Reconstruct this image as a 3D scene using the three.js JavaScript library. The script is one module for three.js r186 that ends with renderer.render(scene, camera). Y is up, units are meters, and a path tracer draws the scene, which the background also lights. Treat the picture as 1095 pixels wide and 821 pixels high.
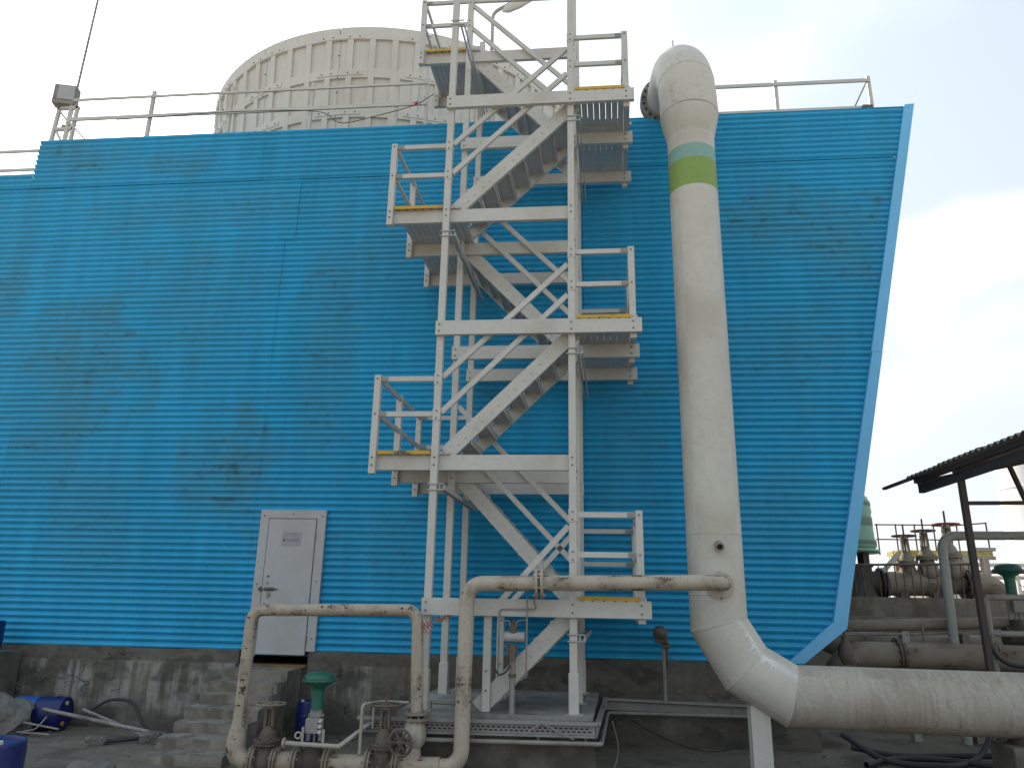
import * as THREE from 'three';
import { mergeGeometries, toCreasedNormals } from 'three/addons/utils/BufferGeometryUtils.js';
import { RoundedBoxGeometry } from 'three/addons/geometries/RoundedBoxGeometry.js';

// ------------------------------------------------------------------ camera, sky, sun, exposure
const scene = new THREE.Scene();
const camera = new THREE.PerspectiveCamera(54.91, 1095 / 821, 0.1, 600);
camera.position.set(0, 1.8, 11);
camera.up.set(0.0095, 0.9587, 0.2844);
camera.lookAt(-0.0949, 1.8 + 0.2840, 11 - 0.9541);
const renderer = new THREE.WebGLRenderer({ antialias: true });
renderer.setSize(1024, 767);
renderer.toneMapping = THREE.LinearToneMapping;
renderer.toneMappingExposure = 1.75;
renderer.shadowMap.enabled = true;

const V = (x, y, z) => new THREE.Vector3(x, y, z);
const SUN = V(-0.453, 0.553, -0.699).normalize();
const clamp = (v, a = 0, b = 1) => Math.min(b, Math.max(a, v));
const smooth = (a, b, v) => { const t = clamp((v - a) / (b - a)); return t * t * (3 - 2 * t); };
const mix = (a, b, t) => a + (b - a) * t;
let seed = 20140613;
const rnd = () => { seed = (seed * 1664525 + 1013904223) >>> 0; return seed / 4294967296; };
const rr = (a, b) => a + (b - a) * rnd();
// tileable value noise
const LAT = new Float32Array(65536); for (let i = 0; i < 65536; i++) LAT[i] = rnd();
function vn(x, y, px, py, s = 0) {
  const xi = Math.floor(x), yi = Math.floor(y), fx = x - xi, fy = y - yi;
  const ux = fx * fx * (3 - 2 * fx), uy = fy * fy * (3 - 2 * fy);
  const x0 = ((xi % px) + px) % px, x1 = (x0 + 1) % px, y0 = ((yi % py) + py) % py, y1 = (y0 + 1) % py;
  const h = (a, b) => LAT[(a * 157 + b * 1013 + s * 7919) & 65535];
  return mix(mix(h(x0, y0), h(x1, y0), ux), mix(h(x0, y1), h(x1, y1), ux), uy);
}
function fbm(u, v, fx, fy, oct, s = 0) {
  let a = 0.5, t = 0, n = 0;
  for (let o = 0; o < oct; o++) { t += a * vn(u * fx, v * fy, fx, fy, s + o); n += a; a *= 0.5; fx *= 2; fy *= 2; }
  return t / n;
}
{ // hazy bright sky, sun low behind the tower, thin clouds
  const w = 2048, h = 1024, d = new Float32Array(w * h * 4);
  for (let j = 0; j < h; j++) {
    const el = ((j + 0.5) / h - 0.5) * Math.PI, sy = Math.sin(el), cy = Math.cos(el);
    for (let i = 0; i < w; i++) {
      const az = ((i + 0.5) / w - 0.5) * 2 * Math.PI, x = Math.cos(az) * cy, z = Math.sin(az) * cy;
      const c = clamp(x * SUN.x + sy * SUN.y + z * SUN.z, -1, 1), ang = Math.acos(c) * 180 / Math.PI;
      const e = clamp(sy, 0, 1), k = Math.pow(e, 0.55);
      let r = mix(0.56, 0.26, k), g = mix(0.585, 0.345, k), b = mix(0.60, 0.43, k);
      const au = 2.2 * Math.exp(-ang / 6) + 0.8 * Math.exp(-ang / 26);
      r += au; g += au * 0.98; b += au * 0.93;
      let n = fbm(i / w, j / h, 12, 12, 6, 3), m = fbm(i / w, j / h, 5, 5, 4, 11);
      let cl = smooth(0.52, 0.72, n * 0.6 + m * 0.45) * 0.55;
      // the one soft cumulus beside the tower edge
      const dx = (az - Math.atan2(-0.815, 0.44)) / 0.13, dy = (el - 0.40) / 0.085;
      const q = 0.75 - Math.sqrt(dx * dx + dy * dy) + (fbm(i / w, j / h, 44, 30, 5, 37) - 0.5) * 2.6;
      cl = Math.max(cl, smooth(-0.1, 0.75, q) * 0.8);
      cl *= smooth(0.02, 0.2, sy);
      const cw = 0.62 + 0.25 * Math.exp(-ang / 40);
      r = mix(r, Math.max(r, cw), cl); g = mix(g, Math.max(g, cw), cl); b = mix(b, Math.max(b, cw), cl);
      const o = (j * w + i) * 4; d[o] = r; d[o + 1] = g; d[o + 2] = b; d[o + 3] = 1;
    }
  }
  const t = new THREE.DataTexture(d, w, h, THREE.RGBAFormat, THREE.FloatType);
  t.mapping = THREE.EquirectangularReflectionMapping; t.magFilter = THREE.LinearFilter; t.needsUpdate = true;
  scene.background = t; scene.environment = t;
}
const sun = new THREE.DirectionalLight(0xfff1dc, 4.2);
sun.position.copy(SUN).multiplyScalar(60); sun.castShadow = true; sun.shadow.mapSize.set(4096, 4096);
Object.assign(sun.shadow.camera, { left: -40, right: 40, top: 40, bottom: -40, near: 1, far: 160 });
sun.shadow.radius = 2;
scene.add(sun, sun.target);

// ------------------------------------------------------------------ materials
const s8 = (v) => { v = clamp(v); return 255 * (v <= 0.0031308 ? v * 12.92 : 1.055 * Math.pow(v, 1 / 2.4) - 0.055); };
function colTex(w, h, fn, rx = 1, ry = 1) {
  const d = new Uint8Array(w * h * 4);
  for (let j = 0; j < h; j++) for (let i = 0; i < w; i++) {
    const c = fn((i + 0.5) / w, (j + 0.5) / h), o = (j * w + i) * 4;
    d[o] = s8(c[0]); d[o + 1] = s8(c[1]); d[o + 2] = s8(c[2]); d[o + 3] = 255;
  }
  const t = new THREE.DataTexture(d, w, h); t.colorSpace = THREE.SRGBColorSpace;
  t.wrapS = t.wrapT = THREE.RepeatWrapping; t.magFilter = THREE.LinearFilter; t.repeat.set(rx, ry); t.needsUpdate = true; return t;
}
function valTex(w, h, fn, rx = 1, ry = 1) {
  const d = new Uint8Array(w * h * 4);
  for (let j = 0; j < h; j++) for (let i = 0; i < w; i++) {
    const c = 255 * clamp(fn((i + 0.5) / w, (j + 0.5) / h)), o = (j * w + i) * 4;
    d[o] = d[o + 1] = d[o + 2] = c; d[o + 3] = 255;
  }
  const t = new THREE.DataTexture(d, w, h);
  t.wrapS = t.wrapT = THREE.RepeatWrapping; t.magFilter = THREE.LinearFilter; t.repeat.set(rx, ry); t.needsUpdate = true; return t;
}
const mixc = (a, b, t) => [mix(a[0], b[0], t), mix(a[1], b[1], t), mix(a[2], b[2], t)];
const sc = (a, k) => [a[0] * k, a[1] * k, a[2] * k];
// generic weathered paint: base colour, dirt colour, amount, chips
function weathered(base, dirt, amt, chip, chipAmt, s, rough = 0.55, tile = 2.4, aniso = 1) {
  const map = colTex(512, 512, (u, v) => {
    const n = fbm(u, v, 4 * aniso, 4, 5, s), f = fbm(u, v, 32, 32, 3, s + 9), g = fbm(u, v, 90, 90, 2, s + 20);
    let c = sc(base, 0.93 + 0.14 * f);
    c = mixc(c, dirt, amt * smooth(0.42, 0.72, n * 0.75 + f * 0.25) + amt * 0.35 * smooth(0.62, 0.8, g));
    const k = fbm(u, v, 10, 22, 4, s + 31);
    if (chipAmt > 0) c = mixc(c, chip, smooth(0.78 - chipAmt * 0.2, 0.8 - chipAmt * 0.2, k * 0.7 + g * 0.3 + (n - 0.5) * 0.5));
    return c;
  }, 1 / tile, 1 / tile);
  const bump = valTex(256, 256, (u, v) => fbm(u, v, 24, 24, 4, s + 3), 2 / tile, 2 / tile);
  return new THREE.MeshStandardMaterial({ map, roughness: rough, bumpMap: bump, bumpScale: 0.0012 });
}
const plain = (r, g, b, rough = 0.6, metal = 0) => { const m = new THREE.MeshStandardMaterial({ roughness: rough, metalness: metal }); m.color.setRGB(r, g, b); return m; };
const X0 = -13.4, XW = 19.4, Y0 = 0.9, YH = 9.2;               // extent of the wall map
const M = {};
M.clad = (() => {
  // dirty zones as the photograph shows them: [x, y, half width, half height, strength]
  const zones = [[-8.2, 5.2, 1.1, 1.6, .8], [-6.4, 6.6, 1.0, 1.4, .45], [-7.6, 3.2, .7, 1.2, .5], [-5.3, 3.7, .55, 1.0, 1.1], [-4.1, 6.2, .5, 2.4, .55], [-3.2, 7.6, .7, 1.0, .45], [-6.0, 3.7, .6, .8, .7],
    [-8.9, 9.4, .9, .4, .8], [-7.2, 9.2, .7, .3, .55], [-9.9, 6.9, .6, .9, .6], [4.0, 7.5, .9, .8, .9], [2.9, 7.7, .6, .7, .7], [3.2, 5.6, 1.1, .8, .55], [.6, 4.6, .6, 2.2, .45], [2.6, 3.2, .8, .6, .4], [-1.2, 5.2, .8, 1.0, .3], [-6.6, 8.3, 2.4, .5, .3], [-3.0, 2.6, .6, .9, .35]];
  const map = colTex(2048, 1024, (u, v) => {
    const x = X0 + u * XW, y = Y0 + v * YH;
    const n = fbm(u, v, 60, 20, 4, 2), st = fbm(u, v, 110, 6, 3, 5), g = fbm(u, v, 500, 240, 2, 8), lo = fbm(u, v, 9, 5, 4, 13), ho = fbm(u, v, 30, 90, 3, 40);
    let c = sc([0.014, 0.37, 0.665], 0.84 + 0.18 * lo + 0.24 * (st - 0.5) + 0.10 * (g - 0.5));
    let d = 0;
    for (const [zx, zy, a, b, k] of zones) { const q = 1 - Math.hypot((x - zx) / a, (y - zy) / b); if (q > -0.6) d = Math.max(d, k * smooth(-0.55, 0.9, q + (n - 0.5) * 1.3 + (ho - 0.5) * 0.7)); }
    d += 0.22 * smooth(0.5, 0.75, n * 0.6 + lo * 0.4);
    const grain = 0.55 + 0.9 * (fbm(u, v, 260, 120, 3, 17) - 0.2);
    c = mixc(c, [0.06, 0.245, 0.345], clamp(0.78 * d * grain, 0, 0.85));
    c = mixc(c, [0.025, 0.075, 0.10], 0.55 * clamp(d) * smooth(0.6, 0.78, fbm(u, v, 150, 110, 3, 27) * 0.7 + ho * 0.3));
    return c;
  });
  return new THREE.MeshStandardMaterial({ map, roughness: 0.5, side: THREE.DoubleSide });
})();
M.trim = weathered([0.17, 0.53, 0.86], [0.16, 0.46, 0.72], 0.3, [0, 0, 0], 0, 4, 0.5, 3);
M.frp = weathered([0.575, 0.557, 0.51], [0.39, 0.345, 0.27], 0.42, [0.2, 0.16, 0.1], 0.0, 7, 0.55, 1.7);
M.frpGrey = weathered([0.50, 0.495, 0.48], [0.36, 0.33, 0.28], 0.35, [0.1, 0.1, 0.1], 0.0, 9, 0.6, 1.3);
M.yellow = weathered([0.62, 0.38, 0.03], [0.34, 0.24, 0.08], 0.35, [0.1, 0.1, 0.08], 0.12, 11, 0.6, 1);
M.stack = weathered([0.66, 0.635, 0.575], [0.52, 0.485, 0.41], 0.4, [0.1, 0.1, 0.08], 0, 13, 0.7, 3.1);
M.bigpipe = weathered([0.60, 0.57, 0.50], [0.43, 0.385, 0.30], 0.5, [0.17, 0.13, 0.09], 0, 15, 0.5, 2.7);
M.pipedirty = (() => { // dusty paint with fine vertical runs and scuffs
  const map = colTex(1024, 1024, (u, v) => {
    const n = fbm(u, v, 4, 4, 5, 18), st = fbm(u, v, 90, 3, 4, 140), sl = fbm(u + v * 0.5, v, 60, 8, 4, 144), f = fbm(u, v, 120, 120, 2, 148);
    let c = sc([0.44, 0.40, 0.335], 0.88 + 0.24 * f);
    c = mixc(c, [0.24, 0.19, 0.14], 0.6 * smooth(0.35, 0.75, n * 0.7 + st * 0.3));
    c = mixc(c, [0.56, 0.54, 0.49], 0.3 * smooth(0.55, 0.8, sl * 0.8 + f * 0.2));
    return mixc(c, [0.12, 0.09, 0.065], 0.4 * smooth(0.68, 0.85, fbm(u, v, 40, 10, 4, 152)));
  }, 1 / 2.2, 1 / 2.2);
  return new THREE.MeshStandardMaterial({ map, roughness: 0.6, bumpMap: valTex(256, 256, (u, v) => fbm(u, v, 24, 24, 4, 21), 1, 1), bumpScale: 0.0015 });
})();
M.elbow = weathered([0.58, 0.54, 0.46], [0.34, 0.28, 0.2], 0.85, [0, 0, 0], 0, 154, 0.5, 3.3);
M.crust = weathered([0.78, 0.76, 0.71], [0.5, 0.46, 0.4], 0.5, [0, 0, 0], 0, 157, 0.9, 0.5);
M.casing = plain(0.02, 0.09, 0.15, 0.8);
M.dusty = weathered([0.27, 0.23, 0.18], [0.15, 0.115, 0.08], 0.7, [0.1, 0.06, 0.04], 0.1, 160, 0.8, 1.3);
M.smallpipe = weathered([0.43, 0.365, 0.285], [0.17, 0.125, 0.085], 0.85, [0.045, 0.032, 0.022], 0.62, 21, 0.6, 0.9);
M.riser = weathered([0.47, 0.41, 0.325], [0.22, 0.165, 0.11], 0.85, [0.10, 0.07, 0.045], 0.45, 24, 0.5, 1.1);
M.rusty = weathered([0.15, 0.12, 0.095], [0.075, 0.05, 0.035], 0.8, [0.24, 0.2, 0.16], 0.1, 27, 0.8, 0.7);
M.darksteel = weathered([0.055, 0.05, 0.048], [0.085, 0.06, 0.045], 0.6, [0.02, 0.02, 0.02], 0, 30, 0.7, 1);
M.steel = weathered([0.30, 0.285, 0.265], [0.16, 0.13, 0.1], 0.6, [0.1, 0.07, 0.05], 0.05, 33, 0.6, 1.1);
M.galv = weathered([0.42, 0.42, 0.41], [0.3, 0.28, 0.25], 0.5, [0, 0, 0], 0, 34, 0.5, 1.1);
M.green = weathered([0.018, 0.135, 0.088], [0.05, 0.14, 0.1], 0.4, [0.02, 0.05, 0.04], 0.1, 36, 0.45, 0.6);
M.motor = weathered([0.21, 0.40, 0.30], [0.17, 0.28, 0.22], 0.5, [0.1, 0.1, 0.08], 0.05, 38, 0.5, 1.5);
M.motorDark = weathered([0.12, 0.22, 0.18], [0.08, 0.12, 0.1], 0.5, [0.1, 0.1, 0.08], 0, 39, 0.6, 1.5);
M.drum = weathered([0.008, 0.018, 0.13], [0.02, 0.028, 0.085], 0.5, [0, 0, 0], 0, 41, 0.4, 0.9);
M.drumLight = weathered([0.02, 0.12, 0.44], [0.04, 0.10, 0.3], 0.5, [0, 0, 0], 0, 43, 0.4, 0.9);
M.door = weathered([0.45, 0.45, 0.46], [0.34, 0.33, 0.31], 0.5, [0.2, 0.18, 0.15], 0, 45, 0.5, 1.6);
M.rock = weathered([0.19, 0.18, 0.16], [0.11, 0.104, 0.09], 0.7, [0.1, 0.09, 0.08], 0.15, 47, 0.95, 0.9);
M.roofsheet = weathered([0.17, 0.165, 0.16], [0.1, 0.095, 0.09], 0.7, [0.08, 0.06, 0.05], 0.05, 49, 0.8, 1.4);
M.tank = weathered([0.74, 0.75, 0.76], [0.6, 0.6, 0.58], 0.3, [0, 0, 0], 0, 51, 0.5, 8);
M.yellowrail = weathered([0.58, 0.49, 0.12], [0.4, 0.33, 0.15], 0.5, [0.12, 0.08, 0.05], 0.1, 53, 0.6, 0.9);
M.redbrown = weathered([0.20, 0.062, 0.045], [0.12, 0.06, 0.045], 0.5, [0, 0, 0], 0, 55, 0.7, 1);
M.wood = weathered([0.20, 0.12, 0.055], [0.1, 0.065, 0.035], 0.6, [0, 0, 0], 0, 57, 0.8, 0.6);
M.black = plain(0.015, 0.014, 0.014, 0.7);
M.bolt = plain(0.13, 0.12, 0.11, 0.5, 0.4);
M.cable = plain(0.035, 0.034, 0.033, 0.6);
M.bandTeal = weathered([0.23, 0.42, 0.36], [0.24, 0.36, 0.3], 0.4, [0, 0, 0], 0, 59, 0.5, 1.4);
M.bandGreen = weathered([0.24, 0.36, 0.075], [0.24, 0.3, 0.1], 0.4, [0, 0, 0], 0, 61, 0.5, 1.4);
M.greypipe = weathered([0.36, 0.38, 0.34], [0.26, 0.27, 0.22], 0.5, [0.1, 0.1, 0.08], 0.03, 63, 0.5, 1.4);
const conc = (base, s, tile, bs = 0.006, rough = 0.92) => {
  const map = colTex(1024, 1024, (u, v) => {
    const n = fbm(u, v, 3, 3, 6, s), f = fbm(u, v, 60, 60, 3, s + 7), p = fbm(u, v, 9, 9, 4, s + 13);
    let c = sc(base, 0.62 + 0.5 * n + 0.34 * (f - 0.5));
    c = mixc(c, [base[0] * 0.45, base[1] * 0.43, base[2] * 0.4], 0.7 * smooth(0.52, 0.7, p));
    c = mixc(c, [base[0] * 1.7, base[1] * 1.65, base[2] * 1.55], 0.35 * smooth(0.56, 0.74, fbm(u, v, 6, 6, 5, s + 19)));
    return c;
  }, 1 / tile, 1 / tile);
  const bumpMap = valTex(1024, 1024, (u, v) => 0.6 * fbm(u, v, 12, 12, 6, s + 23) + 0.4 * fbm(u, v, 120, 120, 2, s + 29), 1 / tile, 1 / tile);
  return new THREE.MeshStandardMaterial({ map, roughness: rough, bumpMap, bumpScale: bs });
};
M.conc = conc([0.155, 0.14, 0.117], 66, 3.1);
M.concStep = conc([0.26, 0.236, 0.198], 72, 1.9, 0.006);
M.concBrown = conc([0.23, 0.2, 0.16], 68, 3.4);
M.concPale = conc([0.30, 0.292, 0.275], 70, 2.7, 0.003);
M.ground = conc([0.42, 0.37, 0.295], 76, 5.3, 0.012);
M.yard = conc([0.185, 0.162, 0.128], 78, 4.3, 0.02);
M.plinth = (() => { // concrete with lime streaks below the ledge, patches and hair cracks
  const ch = (u, v) => { const a = fbm(u, v, 26, 4, 5, 84) - 0.5, b = fbm(u, v, 40, 3, 4, 88) - 0.5; return Math.min(Math.abs(a) * 26, Math.abs(b) * 34); };
  const map = colTex(2048, 256, (u, v) => {
    const x = X0 + u * XW, y = v * 1.12;
    const n = fbm(u, v, 44, 4, 5, 80), f = fbm(u, v, 300, 24, 3, 82), big = fbm(u, v, 12, 2, 4, 90);
    let c = sc([0.142, 0.128, 0.106], 0.5 + 0.8 * n + 0.3 * (f - 0.5));
    c = mixc(c, [0.17, 0.152, 0.115], 0.55 * smooth(0.5, 0.7, big) * smooth(0.86, 0.9, y + (f - .5) * .06));
    const dr = fbm(u, v, 340, 2, 3, 92), on = smooth(0.45, 0.7, fbm(u, v, 24, 1, 3, 94));
    const streak = 1.35 * smooth(0.42, 0.72, dr * 0.7 + on * 0.3) * smooth(0.1, 0.45, y + (n - 0.5) * 0.9) * (y < 0.9 ? 1 : 0.1) * (x < -3 ? 1 : 0.25);
    c = mixc(c, [0.33, 0.315, 0.285], 0.6 * streak * (0.55 + 0.7 * f));
    c = mixc(c, [0.30, 0.295, 0.275], 0.5 * smooth(0.55, 0.8, fbm(u, v, 60, 3, 5, 97) * 0.8 + f * 0.2) * (x < -4 && y < 0.9 && y > 0.3 ? 1 : 0));
    c = mixc(c, [0.05, 0.047, 0.042], 0.6 * smooth(0.55, 0.72, fbm(u, v, 50, 5, 4, 99)));
    const k = ch(u, v); if (k < 0.22 && big > 0.56) c = sc(c, 0.5);
    return c;
  });
  const bumpMap = valTex(2048, 256, (u, v) => 0.55 * fbm(u, v, 180, 12, 5, 101) + 0.12 * clamp(ch(u, v)));
  return new THREE.MeshStandardMaterial({ map, roughness: 0.93, bumpMap, bumpScale: 0.008 });
})();

// ------------------------------------------------------------------ geometry helpers
const UP = V(0, 1, 0);
function uvMetres(g) { // box-projected uv, in metres
  if (g.index) g = g.toNonIndexed();
  const p = g.attributes.position, n = new Float32Array(p.count * 2), a = V(), b = V(), c = V();
  for (let i = 0; i < p.count; i += 3) {
    a.fromBufferAttribute(p, i); b.fromBufferAttribute(p, i + 1); c.fromBufferAttribute(p, i + 2);
    const N = b.clone().sub(a).cross(c.clone().sub(a)), x = Math.abs(N.x), y = Math.abs(N.y), z = Math.abs(N.z);
    [a, b, c].forEach((q, k) => { const o = (i + k) * 2;
      if (y >= x && y >= z) { n[o] = q.x; n[o + 1] = q.z; } else if (x >= z) { n[o] = q.z + 0.37; n[o + 1] = q.y; } else { n[o] = q.x; n[o + 1] = q.y; } });
  }
  g.setAttribute('uv', new THREE.BufferAttribute(n, 2)); return g;
}
const used = {};
function numbered(n) { used[n] = (used[n] ?? -1) + 1; return used[n] ? `${n}_${String(used[n]).padStart(3, '0')}` : n; }
function tag(o, label, category, group) { o.userData.label = label; o.userData.category = category; if (group) o.userData.group = group; return o; }
function thing(name, label, category, pos = [0, 0, 0], group) {
  const o = new THREE.Group(); o.name = numbered(name); o.position.set(...pos); scene.add(o); return tag(o, label, category, group);
}
function flat(gs) { gs = (Array.isArray(gs) ? gs.flat(9) : [gs]).map((g) => { g = g.index ? g.toNonIndexed() : g; const k = new THREE.BufferGeometry(); k.setAttribute('position', g.attributes.position); if (!g.attributes.normal) g.computeVertexNormals(); k.setAttribute('normal', g.attributes.normal); k.setAttribute('uv', g.attributes.uv ?? new THREE.BufferAttribute(new Float32Array(g.attributes.position.count * 2), 2)); return k; }); return gs.length > 1 ? mergeGeometries(gs) : gs[0]; }
function part(name, gs, mat, parent, keepUv) {
  let g = flat(gs); if (!keepUv) g = uvMetres(g);
  const m = new THREE.Mesh(g, mat); m.castShadow = m.receiveShadow = true; m.name = parent === scene ? numbered(name) : name; parent.add(m); return m;
}
// parts are written in the world's coordinates and moved to their thing's base
function wpart(name, gs, mat, t, keepUv) { const g = uvIf(flat(gs), keepUv); g.translate(-t.position.x, -t.position.y, -t.position.z); const m = new THREE.Mesh(g, mat); m.castShadow = m.receiveShadow = true; m.name = name; t.add(m); return m; }
const uvIf = (g, keep) => keep ? g : uvMetres(g);
const box = (w, h, d, x = 0, y = 0, z = 0) => new THREE.BoxGeometry(w, h, d).translate(x, y, z);
const rbox = (w, h, d, x = 0, y = 0, z = 0, r = 0.008) => new RoundedBoxGeometry(w, h, d, 1, r).translate(x, y, z);
const span = (x0, x1, y0, y1, z0, z1) => box(Math.abs(x1 - x0), Math.abs(y1 - y0), Math.abs(z1 - z0), (x0 + x1) / 2, (y0 + y1) / 2, (z0 + z1) / 2);
function frame(a, b, up = UP) { const X = b.clone().sub(a).normalize(); let Z = X.clone().cross(up); if (Z.length() < 1e-3) Z = X.clone().cross(V(0, 0, 1)); Z.normalize(); const Y = Z.clone().cross(X).normalize(); const m = new THREE.Matrix4().makeBasis(X, Y, Z); m.setPosition(a.clone().add(b).multiplyScalar(0.5)); return m; }
const bar = (a, b, h, w, up) => new THREE.BoxGeometry(a.distanceTo(b), h, w).applyMatrix4(frame(a, b, up));
function channel(a, b, h, w, dir = 1, t = 0.012) { // C-section: flat web towards dir*Z of its frame, two flanges behind
  const L = a.distanceTo(b), m = frame(a, b);
  return flat([new THREE.BoxGeometry(L, h, t).translate(0, 0, dir * (w / 2 - t / 2)), new THREE.BoxGeometry(L, t, w - t).translate(0, h / 2 - t / 2, -dir * t / 2), new THREE.BoxGeometry(L, t, w - t).translate(0, -h / 2 + t / 2, -dir * t / 2)]).applyMatrix4(m);
}
function rod(a, b, r, r2 = r, seg = 12, open = false) {
  const g = new THREE.CylinderGeometry(r2, r, a.distanceTo(b), seg, 1, open);
  g.applyQuaternion(new THREE.Quaternion().setFromUnitVectors(UP, b.clone().sub(a).normalize())); return g.translate((a.x + b.x) / 2, (a.y + b.y) / 2, (a.z + b.z) / 2);
}
function roundPath(pts, R, n = 8) { // polyline with arcs at its corners
  const out = [pts[0].clone()];
  for (let i = 1; i < pts.length - 1; i++) {
    const p = pts[i], d0 = pts[i - 1].clone().sub(p).normalize(), d1 = pts[i + 1].clone().sub(p).normalize();
    const half = Math.acos(clamp(d0.dot(d1), -1, 1)) / 2, L = R / Math.tan(half), A = p.clone().addScaledVector(d0, L), B = p.clone().addScaledVector(d1, L);
    const cn = p.clone().addScaledVector(d0.clone().add(d1).normalize(), R / Math.sin(half));
    const va = A.clone().sub(cn), vb = B.clone().sub(cn), th = va.angleTo(vb);
    for (let k = 0; k <= n; k++) { const t = k / n, s = Math.sin(th); out.push(cn.clone().addScaledVector(va, Math.sin((1 - t) * th) / s).addScaledVector(vb, Math.sin(t * th) / s)); }
  }
  out.push(pts[pts.length - 1].clone()); return out;
}
function sweep(pts, rad, seg = 16, caps = true) { // tube along points, radius a number or a list
  const pos = [], idx = []; let N = V(), T0 = null;
  pts.forEach((p, i) => {
    const T = (pts[Math.min(i + 1, pts.length - 1)].clone().sub(pts[Math.max(i - 1, 0)])).normalize();
    if (!T0) { N = Math.abs(T.y) > 0.9 ? V(1, 0, 0) : UP.clone(); } N.addScaledVector(T, -N.dot(T)).normalize(); T0 = T;
    const B = T.clone().cross(N), r = typeof rad === 'number' ? rad : rad[i];
    for (let k = 0; k < seg; k++) { const a = k / seg * 2 * Math.PI, q = p.clone().addScaledVector(N, Math.cos(a) * r).addScaledVector(B, Math.sin(a) * r); pos.push(q.x, q.y, q.z); }
  });
  for (let i = 0; i < pts.length - 1; i++) for (let k = 0; k < seg; k++) { const a = i * seg + k, b = i * seg + (k + 1) % seg, c = a + seg, d = b + seg; idx.push(a, b, c, b, d, c); }
  const g = new THREE.BufferGeometry(); g.setAttribute('position', new THREE.Float32BufferAttribute(pos, 3)); g.setIndex(idx); g.computeVertexNormals();
  if (!caps) return flat(g);
  const disc = (p, q, r) => new THREE.CircleGeometry(r, seg).applyQuaternion(new THREE.Quaternion().setFromUnitVectors(V(0, 0, 1), q)).translate(p.x, p.y, p.z);
  const L = pts.length - 1, ra = typeof rad === 'number' ? rad : rad[0], rb = typeof rad === 'number' ? rad : rad[L];
  return flat([g, disc(pts[0], pts[0].clone().sub(pts[1]).normalize(), ra), disc(pts[L], pts[L].clone().sub(pts[L - 1]).normalize(), rb)]);
}
const curve = (pts, r, n = 40, seg = 8) => flat(new THREE.TubeGeometry(new THREE.CatmullRomCurve3(pts), n, r, seg));
const ring = (c, axis, R, r, seg = 28) => new THREE.TorusGeometry(R, r, 8, seg).applyQuaternion(new THREE.Quaternion().setFromUnitVectors(V(0, 0, 1), axis.clone().normalize())).translate(c.x, c.y, c.z);
function boltRing(c, axis, R, n, r, l) { const q = new THREE.Quaternion().setFromUnitVectors(V(0, 0, 1), axis.clone().normalize()), out = []; for (let k = 0; k < n; k++) { const a = (k + 0.5) / n * 2 * Math.PI, p = V(Math.cos(a) * R, Math.sin(a) * R, 0).applyQuaternion(q).add(c); out.push(rod(p.clone().addScaledVector(axis, -l / 2), p.clone().addScaledVector(axis, l / 2), r, r, 6)); } return out; }
function flangePair(c, axis, R, n = 8, t = 0.03, gap = 0.012) { axis = axis.clone().normalize(); return [-1, 1].map((s) => rod(c.clone().addScaledVector(axis, s * gap / 2), c.clone().addScaledVector(axis, s * (gap / 2 + t)), R, R, 24)).concat(boltRing(c, axis, R * 0.84, n, R * 0.075, 2 * t + gap + 0.045)); }
const lathe = (prof, x = 0, y = 0, z = 0, seg = 28) => new THREE.LatheGeometry(prof.map(([r, h]) => new THREE.Vector2(r, h)), seg).translate(x, y, z);
const structure = (name, gs, mat, keep) => { const m = part(name, gs, mat, scene, keep); m.userData.kind = 'structure'; return m; };
// ------------------------------------------------------------------ ground
{
  const g = new THREE.PlaneGeometry(500, 500, 1, 1).rotateX(-Math.PI / 2).translate(0, -0.03, 0);
  structure('ground', g, M.ground);
  // uneven dusty yard near the tower
  const y = new THREE.PlaneGeometry(26, 18, 150, 110).rotateX(-Math.PI / 2).translate(-1, 0, 5), p = y.attributes.position;
  for (let i = 0; i < p.count; i++) { const u = p.getX(i) / 26 + 0.5, v = p.getZ(i) / 18 + 0.5; const edge = Math.min(1, Math.min(p.getX(i) + 14, 12 - p.getX(i), 14 - p.getZ(i)) / 1.5); p.setY(i, -0.028 + edge * (0.024 + 0.05 * (fbm(u, v, 9, 7, 5, 120) - 0.5))); }
  y.computeVertexNormals(); structure('yard', y, M.yard);
}
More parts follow.
